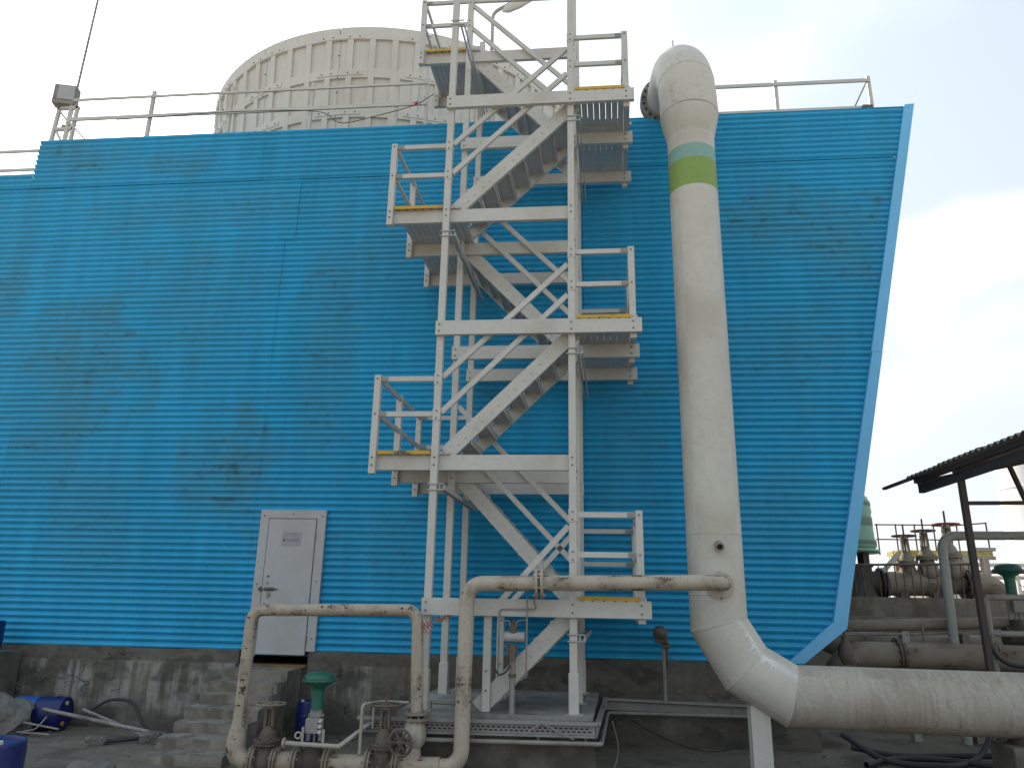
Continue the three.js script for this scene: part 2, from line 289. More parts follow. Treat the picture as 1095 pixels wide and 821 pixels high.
// ------------------------------------------------------------------ cooling tower
const tower = thing('cooling_tower', 'big bright blue corrugated cooling tower wall with slanted right edge', 'cooling tower', [-4, 0, 0]);
const edgeX = (y) => y > 1.55 ? 3.53 + (y - 1.55) * 0.2366 : 2.86 + (y - 1.08) * 1.43;
{
  const body = new THREE.Shape([[X0, 1.0], [2.72, 1.0], [3.36, 1.6], [5.28, 9.7], [-9.9, 9.7], [-9.9, 9.05], [X0, 9.05]].map((q) => new THREE.Vector2(...q)));
  wpart('casing', new THREE.ExtrudeGeometry(body, { depth: 11, bevelEnabled: false }).translate(0, 0, -11.03), M.casing, tower);
  // corrugated sheets: courses of columns, upper sheets lapping over the lower ones
  const PITCH = 0.1, A = 0.04;
  const prof = (y) => { const c = (1 + Math.cos(2 * Math.PI * y / PITCH)) / 2; return A * Math.pow(c, 0.52); };
  function sheet(xl, xr, y0, y1, z, slantR) {
    const n = Math.round((y1 - y0) / PITCH * 10), pos = [], uv = [], idx = [], nx = 8;
    for (let i = 0; i <= n; i++) {
      const y = mix(y0, y1, i / n), R = slantR ? edgeX(y) - 0.1 : xr;
      for (let k = 0; k <= nx; k++) {
        const x = mix(xl, R, k / nx), wob = 0.004 * (vn(x * 1.3 + 20, y * 0.9, 64, 64, 7) - 0.5);
        pos.push(x, y, z + prof(y) + wob); uv.push((x - X0) / XW, (y - Y0) / YH);
      }
    }
    for (let i = 0; i < n; i++) for (let k = 0; k < nx; k++) { const a = i * (nx + 1) + k, b = a + 1, c = a + nx + 1, d = c + 1; idx.push(a, b, c, b, d, c); }
    const g = new THREE.BufferGeometry(); g.setAttribute('position', new THREE.Float32BufferAttribute(pos, 3)); g.setAttribute('uv', new THREE.Float32BufferAttribute(uv, 2)); g.setIndex(idx); g.computeVertexNormals();
    wpart('cladding_sheet', g, M.clad, tower, true);
  }
  const rows = [1.08, 2.2, 3.3, 4.4, 5.5, 6.6, 7.7, 8.84];
  for (let r = 0; r < rows.length - 1; r++) {
    const y0 = rows[r] - (r ? 0.04 : 0), y1 = rows[r + 1], z = 0.002 + r * 0.0035, j = () => rr(-0.03, 0.03);
    const a = -9.28 + (r > 5 ? 0.02 : 0), b = -5.02 + (r > 5 ? 0.18 : 0), c = 0.03;
    const gp = () => rr(-0.012, 0.009); sheet(X0, a - gp(), y0, y1, z, false); sheet(a, b - gp(), y0, y1, z + 0.005, false);
    if (r < 2) { sheet(b, -4.8, y0, y1, z, false); if (r === 0) sheet(-3.95, c - gp(), y0, y1, z, false); else { sheet(-3.95, c - gp(), y0, y1, z, false); sheet(-4.8, -3.95, 3.02, y1, z + 0.001, false); } }
    else sheet(b, c - gp(), y0, y1, z, false);
    sheet(c, 0, y0, y1, z + 0.007, true);
  }
  sheet(X0, -9.925, 8.82, 9.15, 0.04, false); sheet(-9.92, -5.598, 8.82, 9.83, 0.046, false); sheet(-5.6, 0.16, 8.82, 9.82, 0.04, false); sheet(0.17, 0, 8.82, 9.77, 0.046, true);
  // pale corner flashing along the slanted edge
  const strip = (pts) => { const s = new THREE.Shape(pts.map((q) => new THREE.Vector2(...q))); return new THREE.ExtrudeGeometry(s, { depth: 0.078, bevelEnabled: true, bevelSize: 0.004, bevelThickness: 0.004, bevelSegments: 1 }).translate(0, 0, 0.02); };
  const w = 0.15; let pts = [];
  wpart('corner_flashing', strip([[edgeX(9.78) - w, 9.78], [edgeX(9.78), 9.79], [edgeX(5.5), 5.5], [edgeX(5.5) - w, 5.5]]), M.trim, tower);
  wpart('corner_flashing', strip([[edgeX(5.56) - w - .004, 5.49], [edgeX(5.49) + .004, 5.49], [3.535, 1.55], [3.375, 1.64]]), M.trim, tower);
  wpart('corner_flashing', strip([[3.38, 1.63], [3.538, 1.548], [2.93, 1.085], [2.72, 1.085]]), M.trim, tower);
  wpart('side_flashing', [bar(V(5.47, 9.7, -5.5), V(5.47, 9.79, -5.5), 11, 0.02, V(0, 0, 1))], M.trim, tower);
  // sheet fixing screws and small rusty drips
  const sc_ = []; for (let k = 0; k < 70; k++) { const x = rr(-10, 3.2), y = Math.round(rr(1.3, 9.6) / PITCH) * PITCH; if (x > -5.0 && x < -3.8 && y < 3.2) continue; sc_.push(new THREE.SphereGeometry(0.006, 5, 4).translate(x, y, 0.03 + Math.max(0, (y - 1) / 1.1) * 0.0035 + 0.0025)); }
  wpart('sheet_screws', sc_, M.bolt, tower).userData.kind = 'stuff';
  // door
  const door = wpart('door', rbox(0.735, 1.93, 0.05, -4.37, 2.0 - 0.01, 0.072), M.door, tower);
  const fr = (a, b, c, d) => span(a, b, c, d, 0.03, 0.085);
  const dpart = (n, g, m, k) => { const o = wpart(n, g, m, { position: V(0, 0, 0), add() {} }, k); o.geometry.translate(4, 0, 0); door.add(o); return o; };
  wpart('door_frame', [fr(-4.88, -4.748, 1.0, 3.09), fr(-3.992, -3.86, 1.08, 3.09), fr(-4.748, -3.992, 2.966, 3.09)], M.door, tower);
  const fs = []; for (const [x, y] of [[-4.82, 3.0], [-4.82, 2.0], [-4.82, 1.2], [-3.92, 3.0], [-3.92, 2.05], [-3.92, 1.25], [-4.37, 3.03]]) fs.push(rod(V(x, y, 0.085), V(x, y, 0.092), 0.011, 0.011, 8));
  wpart('frame_screws', fs, M.bolt, tower);
  dpart('latch', [rod(V(-4.79, 1.93, 0.112), V(-4.5, 1.93, 0.112), 0.009, 0.009, 8), span(-4.7, -4.55, 1.905, 1.955, 0.098, 0.104), span(-4.775, -4.755, 1.9, 1.96, 0.086, 0.12), rod(V(-4.5, 1.93, 0.11), V(-4.5, 1.93, 0.14), 0.008, 0.008, 6)], M.rusty);
  dpart('padlock', [rbox(0.045, 0.05, 0.022, -4.63, 1.845, 0.118, 0.006), ring(V(-4.63, 1.885, 0.118), V(0, 0, 1), 0.018, 0.005, 14)], M.steel);
  dpart('keyhole', [rod(V(-4.66, 2.115, 0.097), V(-4.66, 2.115, 0.105), 0.017, 0.017, 10), rod(V(-4.66, 2.02, 0.097), V(-4.66, 2.02, 0.105), 0.013, 0.013, 10)], M.rusty);
  dpart('hinge', [1.25, 2.7].map((y) => rod(V(-4.0, y - 0.05, 0.1), V(-4.0, y + 0.05, 0.1), 0.011, 0.011, 8)), M.steel);
  const cv = document.createElement('canvas'); cv.width = 256; cv.height = 168; const q = cv.getContext('2d');
  q.fillStyle = '#9d9ca0'; q.fillRect(0, 0, 256, 168); 
  // the print is too small to read in the photograph: rows of dashes and a round mark
  const row = (y, h, runs, col) => { q.fillStyle = col; for (const [x0, x1] of runs) for (let x = x0; x < x1; x += 9) q.fillRect(x, y, 6, h); };
  row(16, 10, [[36, 100], [112, 228]], '#6a6a72'); row(46, 8, [[30, 66], [138, 196]], '#6f6f76'); row(72, 8, [[24, 66], [134, 226]], '#6f6f76');
  q.beginPath(); q.arc(26, 102, 14, 0, 7); q.fillStyle = '#34353d'; q.fill(); row(92, 11, [[52, 92], [104, 134], [146, 228]], '#55555f'); row(110, 8, [[60, 228]], '#63636c'); row(134, 6, [[120, 140]], '#74747c');
  const ct = new THREE.CanvasTexture(cv); ct.colorSpace = THREE.SRGBColorSpace;
  const pg = new THREE.PlaneGeometry(0.29, 0.2).translate(-4.36, 2.66, 0.1015); // the plate itself
  dpart('name_plate', span(-4.507, -4.213, 2.557, 2.763, 0.0955, 0.1), M.galv); dpart('plate_print', pg, new THREE.MeshStandardMaterial({ map: ct, roughness: 0.5 }), true);
}
// concrete basin wall under the tower
const basin = thing('concrete_plinth', 'stained grey concrete basin wall below the blue cladding', 'wall', [-5, 0, 0]);
{
  const pl = (gs, name) => { const g = uvMetres(flat(gs)), p = g.attributes.position, n = g.attributes.normal, uv = g.attributes.uv; for (let i = 0; i < p.count; i++) uv.setXY(i, (p.getX(i) - X0 + (Math.abs(n.getZ(i)) < 0.5 ? p.getZ(i) : 0)) / XW, p.getY(i) / 1.12); g.translate(5, 0, 0); const m = new THREE.Mesh(g, M.plinth); m.name = name; m.castShadow = m.receiveShadow = true; basin.add(m); };
  // rough faces with slightly uneven surface
  const face = (x0, x1, y0, y1, z) => { const g = new THREE.BoxGeometry(x1 - x0, y1 - y0, 11 + z, Math.ceil((x1 - x0) * 14), Math.ceil((y1 - y0) * 14), 1).translate((x0 + x1) / 2, (y0 + y1) / 2, (z - 11) / 2), p = g.attributes.position; for (let i = 0; i < p.count; i++) if (p.getZ(i) > z - 0.01) { const x = p.getX(i), y = p.getY(i), e = y > y1 - 0.01 ? 1 : 0.6; p.setZ(i, z + e * 0.03 * (fbm(x / 20 + 0.7, y / 20 + 0.1, 60, 60, 4, 130) - 0.5)); if (e === 1) p.setY(i, y + 0.02 * (vn(x * 2 + 60, 3, 128, 8, 4) - 0.5)); } g.computeVertexNormals(); return g; };
  pl(face(X0, -4.98, 0, 0.9, 0.16), 'lower_wall'); pl(face(X0, -4.98, 0.89, 1.078, 0.075), 'upper_wall');
  pl(face(-3.95, 3.07, -0.05, 1.078, 0.075), 'lower_wall');
  pl(face(-5.0, -3.94, -0.05, 0.86, 0.05), 'door_sill');
  wpart('threshold', span(-4.95, -3.96, 0.862, 0.895, -0.2, 0.12), M.wood, basin);
}
// concrete steps to the door
const steps = thing('concrete_steps', 'worn concrete steps climbing to the grey door', 'steps', [-4.46, 0, 1.2]);
for (let k = 0; k < 7; k++) {
  const y = 0.862 - k * 0.125, zf = 0.63 + k * 0.28, zb = k ? 0.63 + (k - 1) * 0.28 - 0.01 : 0.1;
  const g = new THREE.BoxGeometry(0.92 + 0.02 * (k % 2), y + 0.02, zf - zb, 10, 3, 3).translate(-4.475 + rr(-0.02, 0.02), (y - 0.02) / 2, (zf + zb) / 2), p = g.attributes.position;
  for (let i = 0; i < p.count; i++) { const x = p.getX(i), yy = p.getY(i), z = p.getZ(i); const n = vn(x * 5 + 40, z * 5 + yy * 7 + 40, 128, 128, k) - 0.5, ed = z > zf - 0.01 && yy > y - 0.03 ? 1 : 0.25; p.setXYZ(i, x, yy + ed * 0.03 * (n - 0.3), z + ed * 0.04 * (n - 0.3)); }
  g.computeVertexNormals(); wpart('step', toCreasedNormals(g.toNonIndexed(), 0.6), M.concStep, steps);
}
// ------------------------------------------------------------------ roof deck things
{
  const stack = thing('fan_stack', 'cream ribbed round fan stack on the tower roof', 'fan stack', [-4.64, 9.7, -5.69]);
  const RT = 4.63, RB = 4.4, YB = 9.7, YT = 13.0, NS = 16, R = (y) => mix(RB, RT, (y - YB) / (YT - YB));
  const at = (a, y, r) => V(-4.64 + Math.cos(a) * r, y, -5.69 + Math.sin(a) * r);
  function patch(a0, a1, y0, y1, out, thick, na = 4) { // curved slab on the stack
    const pos = [], idx = [];
    for (let i = 0; i <= na; i++) { const a = mix(a0, a1, i / na); for (const [y, o] of [[y0, out - thick], [y0, out], [y1, out], [y1, out - thick]]) { const p = at(a, y, R(y) + o); pos.push(p.x, p.y, p.z); } }
    for (let i = 0; i < na; i++) for (let k = 0; k < 4; k++) { const a = i * 4 + k, b = i * 4 + (k + 1) % 4, c = a + 4, d = b + 4; idx.push(a, c, b, b, c, d); }
    idx.push(0, 1, 2, 0, 2, 3); const e = na * 4; idx.push(e, e + 2, e + 1, e, e + 3, e + 2);
    const g = new THREE.BufferGeometry(); g.setAttribute('position', new THREE.Float32BufferAttribute(pos, 3)); g.setIndex(idx); const n = g.toNonIndexed(); n.computeVertexNormals(); return toCreasedNormals(n, 0.5);
  }
  const da = 2 * Math.PI / NS;
  for (let s = 0; s < NS; s++) {
    const a0 = s * da + 0.045;
    const seg = wpart('stack_segment', patch(a0, a0 + da, YB, YT, 0, 0.03, 8), M.stack, stack);
    const sub = (n, g, m = M.stack) => { const o = wpart(n, g, m, { position: stack.position, add() {} }); seg.add(o); return o; };
    for (let k = 0; k < 4; k++) { const ac = a0 + (k + 0.5) * da / 4 + 0.0, hw = 0.013; sub('rib', patch(ac - hw, ac + hw, YB, YT - 0.1, 0.052, 0.054, 1)); }
    [[12.72, 13.0, 0.056], [11.85, 12.05, 0.049], [10.97, 11.17, 0.049], [10.09, 10.29, 0.049]].forEach(([y0, y1, o]) => sub('hoop', patch(a0 + 0.002, a0 + da - 0.002, y0, y1, o, o + 0.002, 8)));
    const bl = []; for (const y of [12.78, 11.95, 11.07]) for (const o of [-0.09, -0.045, 0.03, 0.075]) { const p = at(a0 + o, y, R(y) + 0.066); bl.push(new THREE.SphereGeometry(0.015, 6, 4).translate(p.x, p.y, p.z)); } for (let y = 12.4; y > 10; y -= 0.42) { const p = at(a0 + 0.004, y, R(y) + 0.01); bl.push(new THREE.SphereGeometry(0.016, 6, 4).translate(p.x, p.y, p.z)); }
    sub('joint_bolts', bl, M.bolt).userData.kind = 'stuff';
    for (const y of [12.78, 11.95, 11.07]) sub('splice_plate', patch(a0 - 0.11, a0 + 0.095, y - 0.05, y + 0.05, 0.064, 0.02, 3));
    sub('joint_strip', patch(a0 - 0.003, a0 + 0.003, YB, YT, 0.006, 0.01, 1), M.frpGrey);
  }
}
function railRun(name, label, xs, z, yb, yt, rails, mat, extra) {
  const t = thing(name, label, 'railing', [xs[0], yb, z]);
  for (const x of xs) wpart('post', bar(V(x, yb, z), V(x, yt, z), 0.06, 0.06), mat, t);
  for (const [y, h] of rails) wpart('rail', bar(V(xs[0], y, z + 0.045), V(xs[xs.length - 1], y, z + 0.045), h, 0.03), mat, t);
  if (extra) extra(t); return t;
}
railRun('roof_railing', 'white railing on the roof edge before the fan stack', [-9.62, -8.0, -6.45, -4.9, -3.3, -2.75], -0.12, 9.7, 10.95, [[10.8, 0.045], [10.37, 0.07]], M.frp, (t) => {
  wpart('brace', bar(V(-9.6, 10.35, -0.06), V(-9.1, 9.85, -0.06), 0.03, 0.03), M.frp, t);
});
railRun('roof_railing', 'grey roof edge railing right of the big white pipe', [1.2, 3.36, 4.9], -0.12, 9.6, 10.52, [[10.42, 0.06], [9.86, 0.1]], M.frp, (t) => {
  wpart('brace', rod(V(4.86, 10.4, -0.1), V(4.55, 9.78, -0.1), 0.012), M.steel, t); wpart('foot', span(4.72, 4.88, 9.75, 9.9, -0.14, -0.02), M.rusty, t);
});
railRun('roof_railing', 'lower white railing at the far left roof step', [-13.2, -11.4, -9.96], -0.12, 9.1, 9.78, [[9.72, 0.05], [9.32, 0.05]], M.frp);
{
  const t = thing('floodlight', 'grey square floodlight on a white frame at the roof corner', 'floodlight', [-9.75, 9.75, -0.12]);
  const b = (x0, y0, x1, y1, w = 0.055) => bar(V(x0, y0, -0.12), V(x1, y1, -0.12), w, w);
  wpart('stand', [b(-9.9, 9.7, -9.86, 10.7), b(-9.5, 9.7, -9.5, 10.68), b(-9.9, 10.66, -9.46, 10.66), b(-9.86, 10.2, -9.5, 10.2), b(-9.86, 10.62, -9.52, 10.24, 0.035), b(-9.84, 10.18, -9.6, 9.8, 0.035)], M.frp, t);
  const body = rbox(0.4, 0.42, 0.2, -9.78, 10.92, -0.12, 0.02); body.translate(9.78, -10.92, 0.12).rotateY(0.25).translate(-9.78, 10.92, -0.12);
  wpart('housing', body, M.steel, t);
  wpart('lens', rbox(0.3, 0.3, 0.02, -9.74, 10.94, -0.01, 0.008).translate(9.78, -10.92, 0.12).rotateY(0.25).translate(-9.78, 10.92, -0.12), M.galv, t);
  wpart('bracket', [b(-9.9, 10.7, -9.66, 10.7, 0.04), b(-9.58, 10.68, -9.58, 10.95, 0.03)], M.steel, t);
  wpart('ballast_box', rbox(0.16, 0.2, 0.14, -9.88, 9.85, -0.2, 0.01), M.steel, t);
  const r = thing('lightning_rod', 'thin rod rising from the roof corner beside the floodlight', 'rod', [-9.73, 10.2, -0.3]);
  wpart('mast', rod(V(-9.76, 10.2, -0.3), V(-9.7, 15, -0.3), 0.022, 0.02, 8), M.steel, r); wpart('clamp', rbox(0.06, 0.08, 0.16, -9.76, 10.3, -0.24, 0.005), M.steel, r);
}
{
  const t = thing('roof_lamp', 'curved arm lamp rising behind the top stair landing', 'lamp', [-1.72, 9.7, -1]);
  wpart('pole', sweep(roundPath([V(-1.72, 9.7, -1), V(-1.72, 13.15, -1), V(-1.3, 13.4, -1)], 0.25), 0.035, 10), M.galv, t);
  const h = lathe([[0.02, 0], [0.09, 0.1], [0.12, 0.35], [0.1, 0.62], [0.03, 0.72]], 0, 0, 0, 16).scale(1, 1, 0.6).rotateZ(-1.05).translate(-1.52, 13.12, -0.95);
  wpart('lamp_head', h, M.stack, t);
}
{ // cable with a red tie along the roof edge
  const t = thing('roof_cable', 'dark cable with a red tie sagging along the roof edge', 'cable', [-3.3, 10.1, -0.05]);
  wpart('cable', curve([V(-8.6, 10.3, -0.05), V(-6, 10.33, -0.02), V(-4.6, 10.22, -0.02), V(-4.3, 10.0, -0.02), V(-3.6, 10.1, 0), V(-2.9, 10.3, 0), V(-2.55, 10.34, 0.2)], 0.007, 60, 6), M.cable, t);
  wpart('red_tie', [bar(V(-2.95, 10.26, 0), V(-2.88, 10.35, 0.02), 0.018, 0.012), bar(V(-2.95, 10.34, 0), V(-2.86, 10.3, 0.02), 0.016, 0.012)], plain(0.5, 0.04, 0.04), t);
}
// ------------------------------------------------------------------ stair tower
{
  const t = thing('stair_tower', 'white zigzag stair tower with landings in front of the blue wall', 'stairs', [-0.95, 0.66, 1.35]);
  const ZF = 2.35, ZM = 1.38, ZB = 0.33, SH = 0.04, S = (x, z) => x + SH * (ZF - z);
  const P = (x, y, z) => V(S(x, z), y, z);
  const XL = -1.775, XR = -0.125, XLO = -2.54, XRO = 0.63, PW = 0.088;
  const slab = 0.66, LV = [1.84, 3.5, 5.18, 6.83, 8.51, 10.2];
  const bolts = [], bolt = (x, y, z) => bolts.push(rod(P(x, y, z), P(x, y, z + 0.012), 0.0105, 0.0105, 6)), rivets = [], rivet = (x, y, z) => rivets.push(rod(P(x, y, z), P(x, y, z + 0.008), 0.0095, 0.0095, 6));
  const w = (n, g, m = M.frp) => wpart(n, g, m, t);
  const planes = [ZF, ZM, ZB];
  const post = (x, y0, y1, z, wd = PW) => rbox(wd, y1 - y0, wd, S(x, z), (y0 + y1) / 2, z, 0.008);
  for (const z of planes) for (const x of [XL, XR]) {
    const p = w('post', post(x, slab, z === ZB ? 11.25 : 11.4, z));
    w('base_sleeve', post(x, slab, slab + 0.42, z, PW + 0.022));
    w('base_plate', span(S(x, z) - 0.1, S(x, z) + 0.1, slab, slab + 0.012, z - 0.1, z + 0.1), M.galv);
    w('anchor_bolt', [rod(P(x - 0.075, slab, z + 0.07), P(x - 0.075, slab + 0.08, z + 0.07), 0.008, 0.008, 6), rod(P(x + 0.075, slab, z - 0.07), P(x + 0.075, slab + 0.08, z - 0.07), 0.008, 0.008, 6)], M.bolt);
  }
  for (const z of [ZF, ZM]) { w('post', post(-1.08, slab, LV[0] - 0.08, z)); for (const y of [slab + 0.22, slab + 0.42]) bolt(-1.08, y, z + PW / 2); }
  LV.forEach((lv, i) => {
    const right = i % 2 === 0, top = i === 5, pls = top ? [ZM, ZB] : planes;
    pls.forEach((z) => {
      const zc = right ? z + PW / 2 + 0.032 : z - PW / 2 - 0.032;
      const a = right ? XL - 0.05 : XLO - 0.045, b = right ? XRO + 0.105 : XR + 0.05;
      w('beam', channel(P(a, lv - 0.09, zc), P(b, lv - 0.09, zc), 0.185, 0.06, 1));
      for (const x of [right ? XL : XLO, right ? XR : XL, right ? XRO : XR]) for (const dy of [-0.045, -0.135]) bolt(x, lv + dy, (right ? zc + 0.03 : z + PW / 2));
    });
    // landing: outer posts, planks, kick edge, rails
    const xo = right ? XRO : XLO, xi = right ? XR : XL;
    for (const z of pls) w('landing_post', post(xo, lv - 0.24, lv + 1.0, z, 0.082));
    const zA = pls[0] + (right ? 0.09 : -0.012), zE = ZB - 0.08, x0 = right ? XR + 0.05 : XLO + 0.05, x1 = right ? XRO + 0.06 : -1.6, n = right ? 9 : 11;
    for (let k = 0; k < n; k++) {
      const xa = mix(x0, x1, k / n) + 0.0035, xb = mix(x0, x1, (k + 1) / n) - 0.0035;
      const g = bar(P((xa + xb) / 2, lv + 0.022, zA), P((xa + xb) / 2, lv + 0.022, zE), 0.036, xb - xa); w('deck_plank', g, M.frpGrey);
    }
    for (const z of [0.5, 0.02]) { } // joists are the beams themselves
    w('nosing', bar(P(right ? xi + 0.06 : xo + 0.05, lv + 0.022, zA + 0.014), P(right ? xo - 0.02 : xi - 0.06, lv + 0.022, zA + 0.014), 0.042, 0.024), M.yellow);
    const clips = []; for (let k = 0; k < 6; k++) { const x = mix(right ? xi + 0.1 : xo + 0.1, right ? xo - 0.05 : xi - 0.1, k / 5); clips.push(box(0.03, 0.02, 0.02, S(x, zA), lv + 0.002, zA + 0.008)); } w('grating_clip', clips, M.bolt);
    for (const [h, s] of [[0.95, 0.062], [0.5, 0.062]]) {
      for (const z of [pls[0], ZB]) { w('rail', bar(P(Math.min(xo, xi) + 0.045, lv + h, z), P(Math.max(xo, xi) - 0.045, lv + h, z), s, 0.04)); w('rail_bracket', span(S(xo, z) + (right ? -0.13 : 0.042), S(xo, z) + (right ? -0.042 : 0.13), lv + h - 0.026, lv + h + 0.026, z + 0.02, z + 0.028), M.steel); }
      const sx = xo + (right ? -0.02 : 0.02);
      w('end_rail', bar(P(sx, lv + h, pls[0] - 0.04), P(sx, lv + h, ZB + 0.04), s, 0.032), M.frpGrey);
      bolt(xi, lv + h + 0.03, pls[0] + PW / 2); bolt(xi, lv + h - 0.06, pls[0] + PW / 2); bolt(xo, lv + h, pls[0] + 0.041);
    }
    // collars where rails meet the posts
    for (const h of [0.93, 0.48]) w('collar', post(xi, lv + h - 0.07, lv + h + 0.08, pls[0], PW + 0.012));
    // cross ties below the landing, front to back
    const tx = right ? XR + 0.075 : XL + 0.075, ty = lv - 0.4;
    for (const o of [0, 0.05]) w('cross_tie', bar(P(tx + o, ty, (top ? ZF : ZF) + 0.02), P(tx + o, ty, ZB - 0.14), 0.055, 0.016), M.frpGrey);
    w('tie_clamp', [rod(P(tx - 0.14, ty - 0.035, ZF + 0.05), P(tx + 0.06, ty - 0.035, ZF + 0.05), 0.009, 0.009, 8), rod(P(tx - 0.14, ty + 0.035, ZF + 0.05), P(tx + 0.06, ty + 0.035, ZF + 0.05), 0.009, 0.009, 8)], M.galv);
  });
  function flight(x0, y0, x1, y1, zN, zFar, railZ, nRise, rails) {
    const dir = Math.sign(x1 - x0), L = Math.hypot(x1 - x0, y1 - y0);
    for (const [z, d] of [[zN, 1], [zFar, -1]]) {
      const A = P(x0, y0 + 0.02, z), B = P(x1, y1 - 0.1, z), sd = dir > 0 ? d : -d;
      const g = channel(dir > 0 ? A : B, dir > 0 ? B : A, 0.185, 0.055, d);
      w('stringer', g);
    }
    for (let k = 1; k < nRise; k++) {
      const x = mix(x0, x1, k / nRise), y = mix(y0, y1 - 0.06, k / nRise);
      w('tread', [bar(P(x, y, zN - 0.02), P(x, y, zFar + 0.02), 0.035, 0.235), bar(P(x + dir * 0.1, y - 0.03, zN - 0.02), P(x + dir * 0.1, y - 0.03, zFar + 0.02), 0.06, 0.012), bar(P(x - dir * 0.11, y - 0.02, zN - 0.02), P(x - dir * 0.11, y - 0.02, zFar + 0.02), 0.05, 0.012)], M.frpGrey);
      const nx = -(y1 - y0) / L * dir, ny = (x1 - x0) / L * dir;
      for (const o of [-0.06, 0.06]) rivet(x + o * (x1 - x0) / L, y - 0.03 + o * (y1 - y0) / L, zN + 0.027);
    }
    for (const [a, b, z, xa, xb] of rails) w('stair_rail', bar(P(xa, a, z), P(xb, b, z), 0.065, 0.042));
  }
  const xa = XL + 0.05, xb = XR - 0.05;
  // front flights climb to the right, back flights to the left
  const NF = ZF - 0.09, NFf = ZM + 0.12, NB = ZM - 0.12, NBf = ZB + 0.1;
  flight(-1.18, slab, -0.1, LV[0], NF, NFf, ZF, 6, [[1.72, 2.66, ZF, -1.03, xb], [1.72, 2.66, ZM, -1.03, xb]]);
  for (const i of [1, 3]) flight(-1.66, LV[i], -0.08, LV[i + 1], NF, NFf, ZF, 8, [[LV[i] + 0.97, LV[i + 1] + 0.78, ZF, xa, xb], [LV[i] + 0.52, LV[i + 1] + 0.36, ZF, xa, xb]]);
  for (const i of [0, 2, 4]) flight(-0.24, LV[i], -1.7, LV[i + 1], NB, NBf, ZM, 8, [[LV[i] + 0.94, LV[i + 1] + 0.85, ZM, xb, xa], [LV[i] + 0.46, LV[i + 1] + 0.4, ZM, xb, xa]]);
  // top guard rails along the roof side
  for (const h of [0.95]) w('rail', bar(P(XL + 0.05, LV[5] + h, ZM), P(XR - 0.05, LV[5] + h - 0.02, ZM), 0.07, 0.04));
  w('rail', bar(P(XR + 0.05, LV[4] + 0.95, ZB), P(XR + 0.9, LV[4] + 0.95, ZB), 0.05, 0.04));
  w('bolts', bolts, M.bolt).userData.kind = 'stuff'; w('rivets', rivets, M.galv).userData.kind = 'stuff';
}
// barrier tape scraps
{
  const tex = colTex(128, 32, (u, v) => ((u * 8 + v * 1.2) % 1 < 0.5 ? [0.5, 0.03, 0.035] : [0.72, 0.7, 0.68])); const mt = new THREE.MeshStandardMaterial({ map: tex, roughness: 0.5, side: THREE.DoubleSide });
  const t = thing('barrier_tape', 'red and white barrier tape scraps on the stair posts', 'tape', [-1.77, 1.6, 2.35]);
  const ribbon = (pts, h) => { const c = new THREE.CatmullRomCurve3(pts), pos = [], uv = [], idx = []; for (let i = 0; i <= 30; i++) { const p = c.getPoint(i / 30), tw = 0.35 * Math.sin(i * 0.8); pos.push(p.x, p.y + h / 2, p.z + tw * h, p.x, p.y - h / 2, p.z - tw * h); uv.push(i / 14, 1, i / 14, 0); if (i < 30) idx.push(i * 2, i * 2 + 1, i * 2 + 2, i * 2 + 1, i * 2 + 3, i * 2 + 2); } const g = new THREE.BufferGeometry(); g.setAttribute('position', new THREE.Float32BufferAttribute(pos, 3)); g.setAttribute('uv', new THREE.Float32BufferAttribute(uv, 2)); g.setIndex(idx); g.computeVertexNormals(); return g; };
  const w = 0.056; const wrap = (cx, cz, y, s) => ribbon([V(cx - w, y, cz - w), V(cx - w, y - s * 0.3, cz + w), V(cx + w, y - s, cz + w), V(cx + w, y - s, cz - w), V(cx - w, y - s * 1.4, cz - w), V(cx - w, y - s * 1.8, cz + w), V(cx + w, y - s * 2, cz + w)], 0.05);
  wpart('tape_wrap', wrap(-1.775, 2.35, 1.6, 0.05), mt, t, true); wpart('tape_wrap', wrap(-1.735, 1.38, 1.66, 0.02), mt, t, true);
  wpart('tape_strip', ribbon([V(-1.72, 1.62, 2.3), V(-1.7, 1.585, 1.9), V(-1.73, 1.64, 1.45)], 0.05), mt, t, true);
}
// ------------------------------------------------------------------ slab under the stairs, cable trays
{
  const t = thing('stair_slab', 'concrete slab on a block under the white stair tower', 'slab', [-0.9, 0, 1.3]);
  const top = new THREE.BoxGeometry(2.15, 0.2, 2.34, 30, 3, 30).translate(-0.96, 0.56, 1.29), p = top.attributes.position;
  for (let i = 0; i < p.count; i++) { const n = vn(p.getX(i) * 6 + 50, p.getZ(i) * 6 + p.getY(i) * 5 + 50, 128, 128, 3) - 0.5; if (p.getZ(i) > 2.44) p.setZ(i, p.getZ(i) + 0.018 * n); if (p.getY(i) > 0.65) p.setY(i, p.getY(i) + (p.getZ(i) > 2.44 ? 0.02 * (n - 0.3) : -0.002)); if (p.getX(i) > 0.1) p.setX(i, p.getX(i) + 0.07 - 0.045 * p.getZ(i)); }
  top.computeVertexNormals(); wpart('top_slab', toCreasedNormals(top.toNonIndexed(), 0.7), M.concPale, t);
  wpart('base_block', span(-1.98, 0.1, -0.05, 0.46, 0.1, 2.4), M.conc, t);
  wpart('step_pad', rbox(0.55, 0.07, 0.5, -1.72, 0.69, 1.62, 0.02), M.concPale, t);
}
